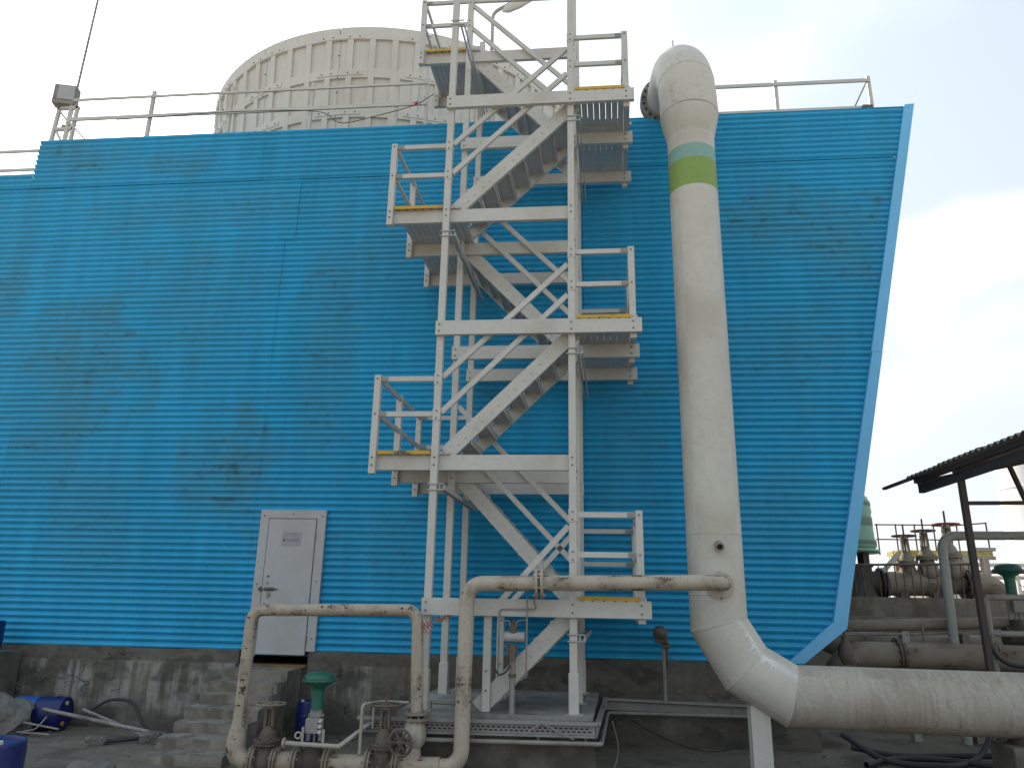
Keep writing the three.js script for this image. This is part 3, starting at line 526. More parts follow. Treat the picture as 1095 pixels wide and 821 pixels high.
{
  const t = thing('cable_tray', 'perforated dusty cable tray running round the stair slab', 'cable tray', [-1, 0.5, 2.5]);
  const run = (a, b, y, h) => { wpart('tray_web', bar(a, b, h, 0.012), M.steel, t); };
  run(V(-2.42, 0.51, 2.5), V(0.1, 0.53, 2.5), 0, 0.1);
  wpart('tray_rail', bar(V(-2.45, 0.585, 2.52), V(0.12, 0.6, 2.52), 0.035, 0.06), M.steel, t);
  wpart('tray_rail', bar(V(-2.42, 0.46, 2.52), V(0.1, 0.475, 2.52), 0.02, 0.06), M.steel, t);
  wpart('conduit', sweep(roundPath([V(-1.9, 0.395, 2.55), V(0.16, 0.41, 2.55), V(0.3, 0.42, 0.22), V(2.2, 0.42, 0.2)], 0.06), 0.024, 8), M.steel, t);
  wpart('tray_rail', bar(V(0.13, 0.6, 2.5), V(0.27, 0.6, 0.24), 0.03, 0.06), M.steel, t);
  wpart('tray_web', bar(V(0.115, 0.52, 2.5), V(0.255, 0.52, 0.24), 0.12, 0.012), M.steel, t);
  wpart('tray_rail', bar(V(0.24, 0.585, 0.2), V(2.9, 0.54, 0.18), 0.03, 0.07), M.steel, t);
  wpart('tray_web', bar(V(0.24, 0.5, 0.17), V(2.9, 0.46, 0.15), 0.1, 0.012), M.steel, t);
  const holes = []; for (let x = -2.35; x < 0.05; x += 0.055) holes.push(box(0.03, 0.014, 0.004, x, 0.525 + 0.02 * ((x + 3) / 3), 2.508), box(0.03, 0.014, 0.004, x + 0.027, 0.495 + 0.02 * ((x + 3) / 3), 2.508));
  wpart('perforations', holes, M.black, t).userData.kind = 'stuff';
  const sup = []; for (const x of [-1.9, -1.2, -0.5, 0]) sup.push(bar(V(x, 0.38, 2.44), V(x, 0.6, 2.44), 0.03, 0.03)); wpart('tray_bracket', sup, M.steel, t);
  wpart('loose_strip', bar(V(-0.66, 0.47, 2.57), V(-0.46, 0.6, 2.57), 0.012, 0.006), M.steel, t); wpart('loose_strip', bar(V(-0.46, 0.6, 2.57), V(-0.12, 0.45, 2.57), 0.012, 0.006), M.steel, t);
}
// ------------------------------------------------------------------ big riser pipe
{
  const t = thing('riser_pipe', 'thick white vertical pipe with a green band elbowing into the roof', 'pipe', [1.56, 0, 1.75]);
  const z0 = 1.75, x0 = 1.56, r = 0.325, hd = 7 * Math.PI / 180, h = V(Math.cos(hd), 0, Math.sin(hd)), L = 0.54;
  const S1 = V(x0, 1.6, z0), S2 = S1.clone().addScaledVector(h, L * 0.5).addScaledVector(UP, -L * 0.866), S3 = S2.clone().addScaledVector(h, L * 0.866).addScaledVector(UP, -L * 0.5), S4 = S3.clone().addScaledVector(h, 9);
  const SEG = 48;
  // mitred lower bend: every ring lies in the plane that halves the angle
  const dirs = [V(0, 1, 0), h.clone().multiplyScalar(-0.5).addScaledVector(UP, 0.866), h.clone().multiplyScalar(-0.866).addScaledVector(UP, 0.5), h.clone().negate()], side = V(-h.z, 0, h.x);
  const mitre = (S, a, b) => { const n = a.clone().add(b).normalize(), out = []; for (let k = 0; k < SEG; k++) { const q = k / SEG * 2 * Math.PI, e = side.clone().cross(a).normalize(); const o = side.clone().multiplyScalar(Math.cos(q) * r).addScaledVector(e, Math.sin(q) * r); const s = -o.dot(n) / a.dot(n); out.push(S.clone().add(o).addScaledVector(a, s)); } return out; };
  const rings = [mitre(V(x0, 7.25, z0), dirs[0], dirs[0]), mitre(V(x0, 2.62, z0), dirs[0], dirs[0]), mitre(V(x0, 1.93, z0), dirs[0], dirs[0]), mitre(S1, dirs[0], dirs[1]), mitre(S2, dirs[1], dirs[2]), mitre(S3, dirs[2], dirs[3]), mitre(S4, dirs[3], dirs[3])];
  const tube = (A, B, n = 6) => { const pos = [], idx = []; for (let i = 0; i <= n; i++) for (let k = 0; k < SEG; k++) { const p = A[k].clone().lerp(B[k], i / n); pos.push(p.x, p.y, p.z); } for (let i = 0; i < n; i++) for (let k = 0; k < SEG; k++) { const a = i * SEG + k, b = i * SEG + (k + 1) % SEG; idx.push(a, b, a + SEG, b, b + SEG, a + SEG); } const g = new THREE.BufferGeometry(); g.setAttribute('position', new THREE.Float32BufferAttribute(pos, 3)); g.setIndex(idx); g.computeVertexNormals(); const c = V(); A.forEach((p) => c.add(p)); c.multiplyScalar(1 / SEG); const nrm = g.attributes.normal, q = V(pos[0], pos[1], pos[2]).sub(c); if (q.x * nrm.getX(0) + q.y * nrm.getY(0) + q.z * nrm.getZ(0) < 0) { const ix = g.index.array; for (let i = 0; i < ix.length; i += 3) { const s = ix[i]; ix[i] = ix[i + 1]; ix[i + 1] = s; } g.computeVertexNormals(); } return g; };
  wpart('upper_pipe', tube(rings[0], rings[1], 12), M.bigpipe, t); wpart('pipe_section', tube(rings[1], rings[2]), M.bigpipe, t); wpart('pipe_section', tube(rings[2], rings[3]), M.bigpipe, t);
  wpart('mitre_segment', tube(rings[3], rings[4]), M.bigpipe, t); wpart('mitre_segment', tube(rings[4], rings[5]), M.bigpipe, t); wpart('lower_pipe', tube(rings[5], rings[6], 20), M.pipedirty, t);
  // chalky crust that ran along the inner side of the bend
  { const crust = (A, B, k0, n, s) => { const pos = [], idx = [], c0 = V(), c1 = V(); A.forEach((q) => c0.add(q)); B.forEach((q) => c1.add(q)); c0.multiplyScalar(1 / SEG); c1.multiplyScalar(1 / SEG);
      const pt = (R, c, k, o) => { const a = Math.floor(k), f = k - a, q = R[((a % SEG) + SEG) % SEG].clone().lerp(R[(((a + 1) % SEG) + SEG) % SEG], f); return q.addScaledVector(q.clone().sub(c).normalize(), o); };
      for (let i = 0; i <= n; i++) { const tt = i / n, u = k0 + 0.5 * (vn(i * 0.35, s, 64, 64, 3) - 0.5), d = 0.5 + 2.2 * Math.pow(vn(i * 0.6 + 7, s, 64, 64, 5), 2) + 0.7 * vn(i * 1.9, s, 64, 64, 6); for (const [k, o] of [[u, 0.001], [u + d * 0.45, 0.006], [u + d, 0.001]]) { const q = pt(A, c0, k, o).lerp(pt(B, c1, k, o), tt); pos.push(q.x, q.y, q.z); } }
      for (let i = 0; i < n; i++) for (const k of [0, 1]) { const a = i * 3 + k; idx.push(a, a + 1, a + 3, a + 1, a + 4, a + 3); }
      const g = new THREE.BufferGeometry(); g.setAttribute('position', new THREE.Float32BufferAttribute(pos, 3)); g.setIndex(idx); g.computeVertexNormals(); return g; };
    M.crust.side = THREE.DoubleSide; let kk = 0, best = -9; rings[4].forEach((q, k) => { const v = q.clone().sub(S2).dot(V(0.35, 0.55, 0.76)); if (v > best) { best = v; kk = k; } });
    wpart('lime_crust', crust(rings[3], rings[4], kk, 60, 3), M.crust, t); wpart('lime_crust', crust(rings[4], rings[5], kk, 60, 9), M.crust, t); }
  const weld = (R, w = 0.006) => sweep([...R, R[0]], w, 6, false);
  for (const R of [rings[1], rings[2], rings[3], rings[4], rings[5]]) wpart('weld_seam', weld(R, 0.005), M.bigpipe, t);
  // painted bands
  wpart('green_band', rod(V(x0, 7.25, z0), V(x0, 7.67, z0), r + 0.001, r + 0.001, SEG, true), M.bandGreen, t);
  wpart('teal_band', rod(V(x0, 7.67, z0), V(x0, 7.88, z0), r + 0.001, r + 0.001, SEG, true), M.bandTeal, t);
  wpart('pipe_section', rod(V(x0, 7.88, z0), V(x0, 8.12, z0), r, r, SEG, true), M.bigpipe, t);
  wpart('reducer', lathe([[r, 8.12], [r + 0.02, 8.2], [0.39, 8.4], [0.405, 8.5]], x0, 0, z0, SEG), M.bigpipe, t);
  const RB = 1.62, pts = []; for (let k = 0; k <= 24; k++) { const a = k / 24 * Math.PI / 2; pts.push(V(x0, 8.5 + Math.sin(a) * RB, z0 - RB + Math.cos(a) * RB)); }
  wpart('top_elbow', sweep(pts, 0.405, SEG, false), M.elbow, t);
  wpart('weld_seam', ring(V(x0, 8.5, z0), UP, 0.405, 0.005, 48), M.bigpipe, t); { const a = 0.62; wpart('weld_seam', ring(pts[6], V(0, Math.cos(Math.PI / 8), -Math.sin(Math.PI / 8)), 0.406, 0.004, 48), M.bigpipe, t); }
  wpart('roof_pipe', rod(V(x0, 10.12, 0.14), V(x0, 10.12, -3), 0.405, 0.405, 40), M.bigpipe, t);
  wpart('flange', [rod(V(x0, 10.12, 0.06), V(x0, 10.12, 0.0), 0.52, 0.52, 44), rod(V(x0, 10.12, -0.02), V(x0, 10.12, -0.08), 0.52, 0.52, 44)], M.steel, t);
  wpart('flange_bolts', boltRing(V(x0, 10.12, -0.01), V(0, 0, 1), 0.468, 24, 0.024, 0.24), M.bolt, t);
  wpart('vent_pin', rod(V(x0 - 0.02, 10.52, 0.72), V(x0 - 0.02, 10.75, 0.72), 0.012, 0.01, 8), M.steel, t);
  // threaded stub and reinforcing pad
  const n = V(0, -0.35, 0.94).normalize(), sp = V(1.555, 2.49, 2.07);
  wpart('threaded_stub', [rod(sp.clone().addScaledVector(n, -0.05), sp.clone().addScaledVector(n, 0.09), 0.05, 0.05, 16), ring(sp.clone().addScaledVector(n, 0.09), n, 0.042, 0.01, 18)], M.steel, t);
  wpart('stub_bore', rod(sp.clone().addScaledVector(n, 0.088), sp.clone().addScaledVector(n, 0.0925), 0.036, 0.036, 14), M.black, t);
  const pad = new THREE.CylinderGeometry(r + 0.016, r + 0.016, 0.32, 20, 8, true, -0.48, 0.96), pp = pad.attributes.position; // saddle pad
  for (let i = 0; i < pp.count; i++) { const y = pp.getY(i), w = Math.sqrt(Math.max(0, 0.16 * 0.16 - y * y)), a = Math.atan2(pp.getX(i), pp.getZ(i)) / 0.48 * (w / r); pp.setX(i, Math.sin(a) * (r + 0.016)); pp.setZ(i, Math.cos(a) * (r + 0.016)); }
  pad.computeVertexNormals(); wpart('reinforcing_pad', pad.translate(x0 - 0.015, 2.03, z0), M.riser, t);
  const sup = thing('pipe_support', 'white steel leg standing under the big pipe elbow', 'support', [1.93, 0, 1.8]);
  wpart('leg', [span(1.83, 2.04, 0, 0.75, 1.86, 1.88), span(1.83, 2.04, 0, 0.75, 1.68, 1.7), span(1.925, 1.945, 0, 0.75, 1.7, 1.86)], M.frp, sup);
  wpart('saddle', bar(V(1.78, 0.92, 1.8), V(2.16, 0.66, 1.83), 0.02, 0.2), M.frp, sup);
  wpart('foot_plate', span(1.76, 2.1, 0.005, 0.025, 1.62, 1.95), M.rusty, sup); wpart('rust_gusset', [span(1.8, 1.83, 0.02, 0.1, 1.86, 1.9), span(2.04, 2.08, 0.02, 0.1, 1.86, 1.9)], M.rusty, sup);
  const pier = thing('concrete_pier', 'low concrete pier under the horizontal big pipe', 'pier', [4.6, 0, 2.1]);
  wpart('pier_block', rbox(0.6, 0.5, 0.5, 4.6, 0.24, 2.12, 0.03), M.conc, pier); wpart('pipe_shoe', span(4.45, 4.75, 0.48, 0.57, 1.95, 2.3), M.rusty, pier);
}
// ------------------------------------------------------------------ small pipes and valves in front of the stairs
const ZP = 2.68;
const HW = (c, R, mat, t, name = 'handwheel') => { const sp = []; for (let k = 0; k < 4; k++) { const a = k * Math.PI / 4 * 2 + 0.4; sp.push(rod(c, c.clone().add(V(Math.cos(a) * R, 0, Math.sin(a) * R)), R * 0.055, R * 0.055, 6)); } return wpart(name, [ring(c, UP, R, R * 0.075, 30), ...sp, rod(c.clone().add(V(0, -R * 0.15, 0)), c.clone().add(V(0, R * 0.15, 0)), R * 0.2, R * 0.2, 12)], mat, t); };
{
  const t = thing('bypass_pipe', 'dirty cream pipe loop with a header in front of the steps', 'pipe', [-2.7, 0, ZP]);
  wpart('loop_pipe', sweep(roundPath([V(-3.71, 0.42, ZP), V(-3.69, 1.675, ZP), V(-1.82, 1.705, ZP), V(-1.77, 0.66, ZP)], 0.13), 0.066, 18), M.smallpipe, t);
  wpart('reducer', lathe([[0.066, 0.52], [0.075, 0.47], [0.098, 0.38], [0.1, 0.3]], -3.71, 0, ZP, 20), M.smallpipe, t);
  wpart('end_elbow', sweep(roundPath([V(-3.71, 0.32, ZP), V(-3.71, 0.15, ZP), V(-3.5, 0.15, ZP)], 0.14), 0.1, 20), M.smallpipe, t);
  for (const [a, b] of [[-3.5, -3.48], [-3.26, -3.02], [-2.68, -2.24], [-1.96, -1.5]]) wpart('header_pipe', rod(V(a, 0.15, ZP), V(b, 0.16, ZP), 0.1, 0.1, 24), M.smallpipe, t);
  for (const x of [-3.49, -3.25, -3.03, -2.69, -2.25, -1.96]) wpart('flange', flangePair(V(x, 0.155, ZP), V(1, 0, 0), 0.155, 8, 0.022, 0.012), M.dusty, t);
  wpart('tee_neck', lathe([[0.1, 0.2], [0.085, 0.24], [0.075, 0.34]], -1.79, 0, ZP, 18), M.smallpipe, t);
  wpart('top_flange', flangePair(V(-1.77, 0.64, ZP), UP, 0.125, 8, 0.025, 0.03), M.dusty, t);
}
{
  const t = thing('transfer_pipe', 'cream pipe crossing before the stairs into the big white pipe', 'pipe', [0, 0, ZP]);
  wpart('pipe_run', sweep(roundPath([V(-1.5, 0.165, ZP), V(-1.285, 0.165, ZP), V(-1.275, 1.995, ZP), V(1.53, 2.05, 2.6), V(1.53, 2.05, 2.0)], 0.17, 10), 0.083, 24), M.riser, t);
  wpart('flange', flangePair(V(-0.49, 2.01, 2.66), V(1, 0.02, -0.028), 0.165, 8, 0.028, 0.03), M.smallpipe, t);
  wpart('thermometer_stub', rod(V(-0.45, 2.1, 2.66), V(-0.45, 2.26, 2.66), 0.008, 0.006, 6), M.steel, t);
}
function gateValve(label, x, y, z, s, group, mats) { // rising-stem gate valve standing on a pipe axis at y
  const t = thing('gate_valve', label, 'valve', [x, y, z], group), w = (n, g, m) => wpart(n, g, m, t), [mb, mh] = mats;
  w('valve_body', [lathe([[0.0, -0.14 * s], [0.11 * s, -0.1 * s], [0.13 * s, 0], [0.115 * s, 0.1 * s], [0.1 * s, 0.15 * s], [0.1 * s, 0.17 * s]], x, y, z, 22), rod(V(x - 0.115 * s, y, z), V(x + 0.115 * s, y, z), 0.105 * s, 0.105 * s, 22)], mb);
  w('bonnet', [rod(V(x, y + 0.17 * s, z), V(x, y + 0.195 * s, z), 0.15 * s, 0.15 * s, 20), rod(V(x, y + 0.2 * s, z), V(x, y + 0.225 * s, z), 0.15 * s, 0.15 * s, 20), ...boltRing(V(x, y + 0.198 * s, z), UP, 0.125 * s, 8, 0.012 * s, 0.09 * s), lathe([[0.11 * s, 0.225 * s], [0.085 * s, 0.3 * s], [0.06 * s, 0.34 * s], [0.058 * s, 0.37 * s]], x, y, z, 18)], mb);
  w('yoke', [bar(V(x - 0.045 * s, y + 0.35 * s, z), V(x - 0.035 * s, y + 0.58 * s, z), 0.03 * s, 0.05 * s), bar(V(x + 0.045 * s, y + 0.35 * s, z), V(x + 0.035 * s, y + 0.58 * s, z), 0.03 * s, 0.05 * s), rod(V(x, y + 0.55 * s, z), V(x, y + 0.6 * s, z), 0.055 * s, 0.045 * s, 14)], mb);
  w('stem', rod(V(x, y + 0.3 * s, z), V(x, y + 0.78 * s, z), 0.014 * s, 0.014 * s, 8), M.rusty);
  HW(V(x, y + 0.6 * s, z), 0.165 * s, mh, t);
}
gateValve('rusty gate valve with pale handwheel beside the concrete steps', -3.37, 0.155, ZP, 0.93, 'gate valves on the header', [M.rusty, M.dusty]);
gateValve('rusty gate valve with dark handwheel near the stair slab', -2.105, 0.155, ZP, 0.98, 'gate valves on the header', [M.rusty, M.rusty]);
{
  const t = thing('globe_valve', 'grimy valve with front facing handwheel below the pipe loop', 'valve', [-1.79, 0.4, ZP]), w = (n, g, m) => wpart(n, g, m, t);
  w('valve_body', [lathe([[0.075, 0.34], [0.11, 0.38], [0.125, 0.45], [0.11, 0.54], [0.09, 0.58], [0.09, 0.61]], -1.785, 0, ZP, 22), rod(V(-1.78, 0.45, ZP), V(-1.82, 0.44, ZP + 0.16), 0.085, 0.06, 16)], M.pipedirty);
  w('bonnet', [rod(V(-1.8, 0.445, ZP + 0.12), V(-1.83, 0.438, ZP + 0.26), 0.035, 0.03, 12)], M.rusty);
  const c = V(-1.86, 0.43, ZP + 0.3), ax = V(-0.22, -0.02, 1).normalize(), q = new THREE.Quaternion().setFromUnitVectors(V(0, 0, 1), ax), sp = []; for (let k = 0; k < 6; k++) { const a = k * Math.PI / 3; sp.push(rod(c, V(Math.cos(a) * 0.12, Math.sin(a) * 0.12, 0).applyQuaternion(q).add(c), 0.011, 0.009, 6)); }
  w('handwheel', [ring(c, ax, 0.125, 0.014, 30), ...sp, rod(c.clone().addScaledVector(ax, -0.05), c.clone().addScaledVector(ax, 0.02), 0.026, 0.026, 12)], M.rusty);
}
function controlValve(label, x, y, z, s, mats) { // mushroom diaphragm actuator on a yoke; y is the pipe axis
  const t = thing('control_valve', label, 'valve', [x, y, z]), w = (n, g, m) => wpart(n, g, m, t);
  w('actuator', lathe([[0.0, 0.845], [0.06, 0.843], [0.12, 0.83], [0.142, 0.805], [0.145, 0.77]].reverse().map(([r, h]) => [r * s, h * s]).concat([[0.0, 0.846 * s]]), x, y, z, 32), mats[0]);
  w('actuator_rim', [lathe([[0.14, 0.772], [0.165, 0.77], [0.167, 0.752], [0.14, 0.748]].map(([r, h]) => [r * s, h * s]), x, y, z, 32), ...boltRing(V(x, y + 0.76 * s, z), UP, 0.155 * s, 16, 0.008 * s, 0.04 * s)], mats[0]);
  w('actuator_neck', lathe([[0.14, 0.75], [0.11, 0.72], [0.066, 0.695], [0.06, 0.66], [0.058, 0.5], [0.062, 0.49]].map(([r, h]) => [r * s, h * s]).reverse(), x, y, z, 26), mats[0]);
  w('yoke', [span(x - 0.055 * s, x + 0.055 * s, y + 0.42 * s, y + 0.49 * s, z - 0.03, z + 0.03), bar(V(x - 0.06 * s, y + 0.2 * s, z), V(x - 0.06 * s, y + 0.45 * s, z), 0.025, 0.04), bar(V(x + 0.06 * s, y + 0.2 * s, z), V(x + 0.06 * s, y + 0.45 * s, z), 0.025, 0.04)], M.steel);
  w('positioner', rbox(0.13 * s, 0.14 * s, 0.08 * s, x - 0.0 * s, y + 0.35 * s, z + 0.08 * s, 0.01), M.steel);
  const ga = []; for (const dy of [0.3, 0.35, 0.4]) ga.push(rod(V(x + 0.085 * s, y + dy * s, z + 0.08 * s), V(x + 0.085 * s, y + dy * s, z + 0.125 * s), 0.019 * s, 0.019 * s, 14)); w('gauge', ga, M.frp);
  w('stem', rod(V(x, y + 0.1 * s, z), V(x, y + 0.45 * s, z), 0.014 * s, 0.014 * s, 8), M.steel);
  w('valve_body', [lathe([[0, -0.13], [0.1, -0.11], [0.135, 0], [0.11, 0.1], [0.07, 0.14], [0.065, 0.2]].map(([r, h]) => [r * s, h * s]), x, y, z, 22), rod(V(x - 0.15 * s, y, z), V(x + 0.15 * s, y, z), 0.11 * s, 0.11 * s, 22)], mats[1]);
  w('air_tube', [curve([V(x + 0.05 * s, y + 0.42 * s, z + 0.03), V(x + 0.16 * s, y + 0.43 * s, z), V(x + 0.24 * s, y + 0.5 * s, z - 0.02), V(x + 0.1 * s, y + 0.6 * s, z)], 0.006, 24, 6), rod(V(x - 0.05 * s, y + 0.44 * s, z), V(x - 0.13 * s, y + 0.42 * s, z + 0.03), 0.008, 0.008, 6)], M.cable);
}
controlValve('green mushroom topped control valve on the pipe header before the steps', -2.86, 0.155, ZP, 1.06, [M.green, M.darksteel]);
{ // tubing frame beside the control valve
  const t = thing('drain_manifold', 'thin dusty pipe frame between the control valve and stair slab', 'pipe', [-2.4, 0.2, 2.9]), w = (n, g) => wpart(n, g, M.pipedirty, t);
  w('drain_pipe', sweep(roundPath([V(-3.12, 0.36, 2.82), V(-2.55, 0.34, 2.8), V(-2.32, 0.52, 2.6), V(-2.26, 0.54, 2.4)], 0.05), 0.024, 10));
  w('stand_pipe', sweep(roundPath([V(-2.35, 0.26, 2.72), V(-2.35, 0.74, 2.72), V(-2.2, 0.745, 2.5), V(-1.9, 0.745, 2.5)], 0.04), 0.018, 10));
  w('stand_pipe', rod(V(-2.26, 0.5, 2.6), V(-2.26, 0.73, 2.6), 0.015));
  w('union', [ring(V(-3.13, 0.36, 2.82), V(1, 0, 0), 0.04, 0.014, 14), rod(V(-2.94, 0.36, 2.82), V(-2.94, 0.52, 2.82), 0.014), rod(V(-2.72, 0.36, 2.81), V(-2.72, 0.5, 2.81), 0.014), ring(V(-2.98, 0.44, 2.84), V(0.3, 0, 1), 0.03, 0.01, 12)]);
  wpart('instrument_wire', curve([V(-2.7, 0.55, 2.75), V(-2.62, 0.42, 2.7), V(-2.5, 0.36, 2.6), V(-2.36, 0.44, 2.55), V(-2.3, 0.56, 2.5)], 0.006, 30, 6), M.cable, t);
}
{ // pressure transmitter on its own stand
  const t = thing('transmitter_stand', 'rusty instrument stand with tubing in front of the first stair flight', 'instrument', [-0.78, 0.66, 2.42]), w = (n, g, m = M.steel) => wpart(n, g, m, t), z = 2.42;
  w('pole', rod(V(-0.79, 0.66, z), V(-0.79, 1.3, z), 0.032, 0.032, 12)); w('collar', rod(V(-0.79, 1.02, z), V(-0.79, 1.06, z), 0.042, 0.042, 12), M.rusty);
  w('bracket', [span(-0.86, -0.74, 1.24, 1.36, z - 0.03, z + 0.03)], M.rusty); w('clamp_block', rbox(0.06, 0.17, 0.05, -0.785, 1.28, z + 0.04, 0.006), M.rusty);
  w('transmitter_body', [rod(V(-0.87, 1.44, z), V(-0.66, 1.44, z), 0.055, 0.055, 18), rod(V(-0.89, 1.44, z), V(-0.87, 1.44, z), 0.045, 0.055, 18)], M.galv); w('sensor_head', lathe([[0.045, 1.48], [0.05, 1.54], [0.02, 1.56], [0.022, 1.62]], -0.79, 0, z, 14), M.rusty);
  w('impulse_tube', [sweep(roundPath([V(-0.55, 1.9, 2.6), V(-0.55, 1.79, 2.52), V(-0.47, 1.74, 2.5), V(-0.94, 1.73, 2.48), V(-0.95, 1.02, z)], 0.03), 0.009, 8), sweep(roundPath([V(-0.63, 1.86, 2.52), V(-0.64, 1.02, z)], 0.03), 0.009, 8), sweep(roundPath([V(-0.94, 1.61, z + 0.02), V(-0.83, 1.61, z), V(-0.82, 1.52, z)], 0.03), 0.008, 8), sweep(roundPath([V(-0.64, 1.62, z + 0.02), V(-0.75, 1.61, z), V(-0.76, 1.52, z)], 0.03), 0.008, 8)]);
  w('flex_cable', curve([V(-0.98, 1.1, z), V(-0.93, 1.05, z + 0.04), V(-0.86, 1.08, z + 0.05), V(-0.81, 1.15, z + 0.03)], 0.01, 20, 6), M.cable);
}
{
  const t = thing('wall_instrument', 'small rusty round instrument on a thin pole against the plinth', 'instrument', [1.05, 0.56, 0.26]), w = (n, g, m) => wpart(n, g, m, t);
  w('pole', rod(V(1.06, 0.56, 0.26), V(1.06, 1.36, 0.26), 0.024, 0.024, 10), M.steel); w('head', [lathe([[0, -0.09], [0.07, -0.08], [0.1, 0], [0.07, 0.08], [0, 0.09]], 0, 0, 0, 18).rotateX(Math.PI / 2).translate(1.02, 1.44, 0.27), rbox(0.16, 0.07, 0.12, 1.03, 1.35, 0.27, 0.01)], M.rusty); w('conduit', [rod(V(1.1, 1.0, 0.24), V(1.11, 1.4, 0.24), 0.016, 0.016, 8), rbox(0.1, 0.06, 0.08, 1.1, 1.28, 0.26, 0.01)], M.rusty);
}
// ------------------------------------------------------------------ drums, boulder, scrap in the yard
function drum(label, x, y, z, r, hgt, mat, group, rot, lidless) {
  const t = thing('plastic_drum', label, 'drum', [x, y, z], group);
  const prof = [[0, 0], [r * 0.88, 0], [r * 0.96, hgt * 0.03], [r, hgt * 0.08], [r, hgt * 0.3], [r * 1.035, hgt * 0.32], [r * 1.035, hgt * 0.35], [r, hgt * 0.37], [r, hgt * 0.63], [r * 1.035, hgt * 0.65], [r * 1.035, hgt * 0.68], [r, hgt * 0.7], [r, hgt * 0.92], [r * 0.97, hgt * 0.955], [r * 0.99, hgt * 0.97], [r * 0.97, hgt], [r * 0.9, hgt], [r * 0.88, hgt * 0.975], [0, hgt * 0.975]];
  part('shell', lathe(prof, 0, 0, 0, 36), mat, t);
  for (const s of [-1, 1]) part('bung', rod(V(s * r * 0.6, hgt * 0.97, 0.1 * r), V(s * r * 0.6, hgt * 1.02, 0.1 * r), r * 0.14, r * 0.13, 14), s < 0 ? M.frp : M.yellow, t);
  if (Array.isArray(rot)) t.rotation.set(...rot); else if (rot) t.quaternion.setFromUnitVectors(UP, rot.normalize()); return t;
}
drum('dark blue drum with yellow bung at the bottom left corner', -4.48, 0, 5.35, 0.29, 0.74, M.drum, undefined, [0, 2.6, 0]);
drum('light blue drum lying on its side beside the boulder', -7.54, 0.22, 0.55, 0.215, 0.32, M.drumLight, undefined, V(-1, 0.02, 0.2));
drum('dark blue drum lying before the plinth right of the light blue drum', -7.56, 0.22, 0.56, 0.217, 0.38, M.drum, undefined, V(1, 0, -0.15));
drum('small blue drum standing behind the green control valve', -3.66, 0, 0.62, 0.17, 0.5, M.drum);
drum('dark blue drum on the ledge at the left picture edge', -8.62, 1.02, 0.55, 0.25, 0.4, M.drum);
{
  const b = thing('concrete_block', 'concrete block against the plinth at the far left', 'block', [-9, 0, 0.5]); wpart('block', rbox(1.5, 1.0, 0.74, -8.98, 0.52, 0.56, 0.03), M.conc, b);
}
function stone(name, label, x, y, z, sx, sy, sz, s, group) {
  const g = new THREE.IcosahedronGeometry(1, 5), p = g.attributes.position; for (let i = 0; i < p.count; i++) { const v = V(p.getX(i), p.getY(i), p.getZ(i)); const q = Math.pow(Math.abs(v.x) ** 4 + Math.abs(v.y) ** 4 + Math.abs(v.z) ** 4, -0.25); let n = 0.72 + (sx < 0.2 ? 0.22 : 0.5) * vn(v.x * 1.6 + 9 + s, v.y * 1.6 + v.z * 2.1 + 9, 64, 64, s) + 0.2 * vn(v.x * 6 + 30, v.y * 6 + v.z * 5 + 30, 64, 64, s + 1); v.multiplyScalar(mix(1, q, sx < 0.2 ? 1 : 0.75) * n); p.setXYZ(i, v.x * sx, v.y * sy, v.z * sz); }
  let m = g.index ? g.toNonIndexed() : g; m.computeVertexNormals(); m = toCreasedNormals(m, 0.35); const mm = part(name, m, M.rock, scene); mm.position.set(x, y, z); tag(mm, label, name.split('_').pop(), group); return mm;
}
stone('grey_boulder', 'large rough grey boulder at the left edge beside the drums', -7.92, 0.2, 0.95, 0.42, 0.26, 0.3, 3);
stone('loose_stone', 'squared stone lying nearer the steps beside the pipes', -5.52, 0.06, 1.15, 0.13, 0.09, 0.11, 6, 'stones in the yard');
stone('loose_stone', 'flat stone at the end of the bent pipe', -6.12, 0.04, 1.4, 0.14, 0.07, 0.1, 8, 'stones in the yard');
stone('loose_stone', 'half buried stone at the bottom edge left of centre', -5.25, 0.0, 2.75, 0.22, 0.09, 0.14, 11, 'stones in the yard');
const scrap = (name, label, g, m, cat) => tag(part(name, g, m, scene), label, cat);
scrap('scrap_pipe', 'long thin grey pipe lying from the drums towards the steps', rod(V(-7.35, 0.3, 0.75), V(-5.0, 0.05, 1.15), 0.024, 0.024, 10), M.steel, 'pipe');
scrap('scrap_pipe', 'second grey pipe crossing under the long one', rod(V(-6.9, 0.28, 0.55), V(-5.55, 0.05, 1.1), 0.022, 0.022, 10), M.steel, 'pipe');
scrap('bent_hose', 'dark hose ending at the flat stone', curve([V(-6.0, 0.05, 1.38), V(-5.8, 0.05, 1.25), V(-5.55, 0.06, 0.95), V(-5.3, 0.08, 0.6), V(-5.05, 0.08, 0.6), V(-4.95, 0.05, 0.85)], 0.025, 40, 8), M.cable, 'hose');
scrap('black_hose', 'black hose arching against the stained plinth', curve([V(-6.95, 0.22, 0.4), V(-6.7, 0.38, 0.3), V(-6.35, 0.36, 0.32), V(-6.05, 0.14, 0.5), V(-5.7, 0.05, 0.8)], 0.02, 40, 8), M.cable, 'hose');
scrap('wire_tangle', 'pale wires sticking out below the blue drums', [rod(V(-7.5, 0.18, 1.0), V(-6.9, 0.1, 1.0), 0.012), rod(V(-7.45, 0.06, 1.05), V(-6.95, 0.05, 1.1), 0.012), curve([V(-7.35, 0.07, 1.05), V(-7.15, 0.12, 1.1), V(-7.1, 0.25, 1.0)], 0.01, 16, 6)], M.steel, 'wire');
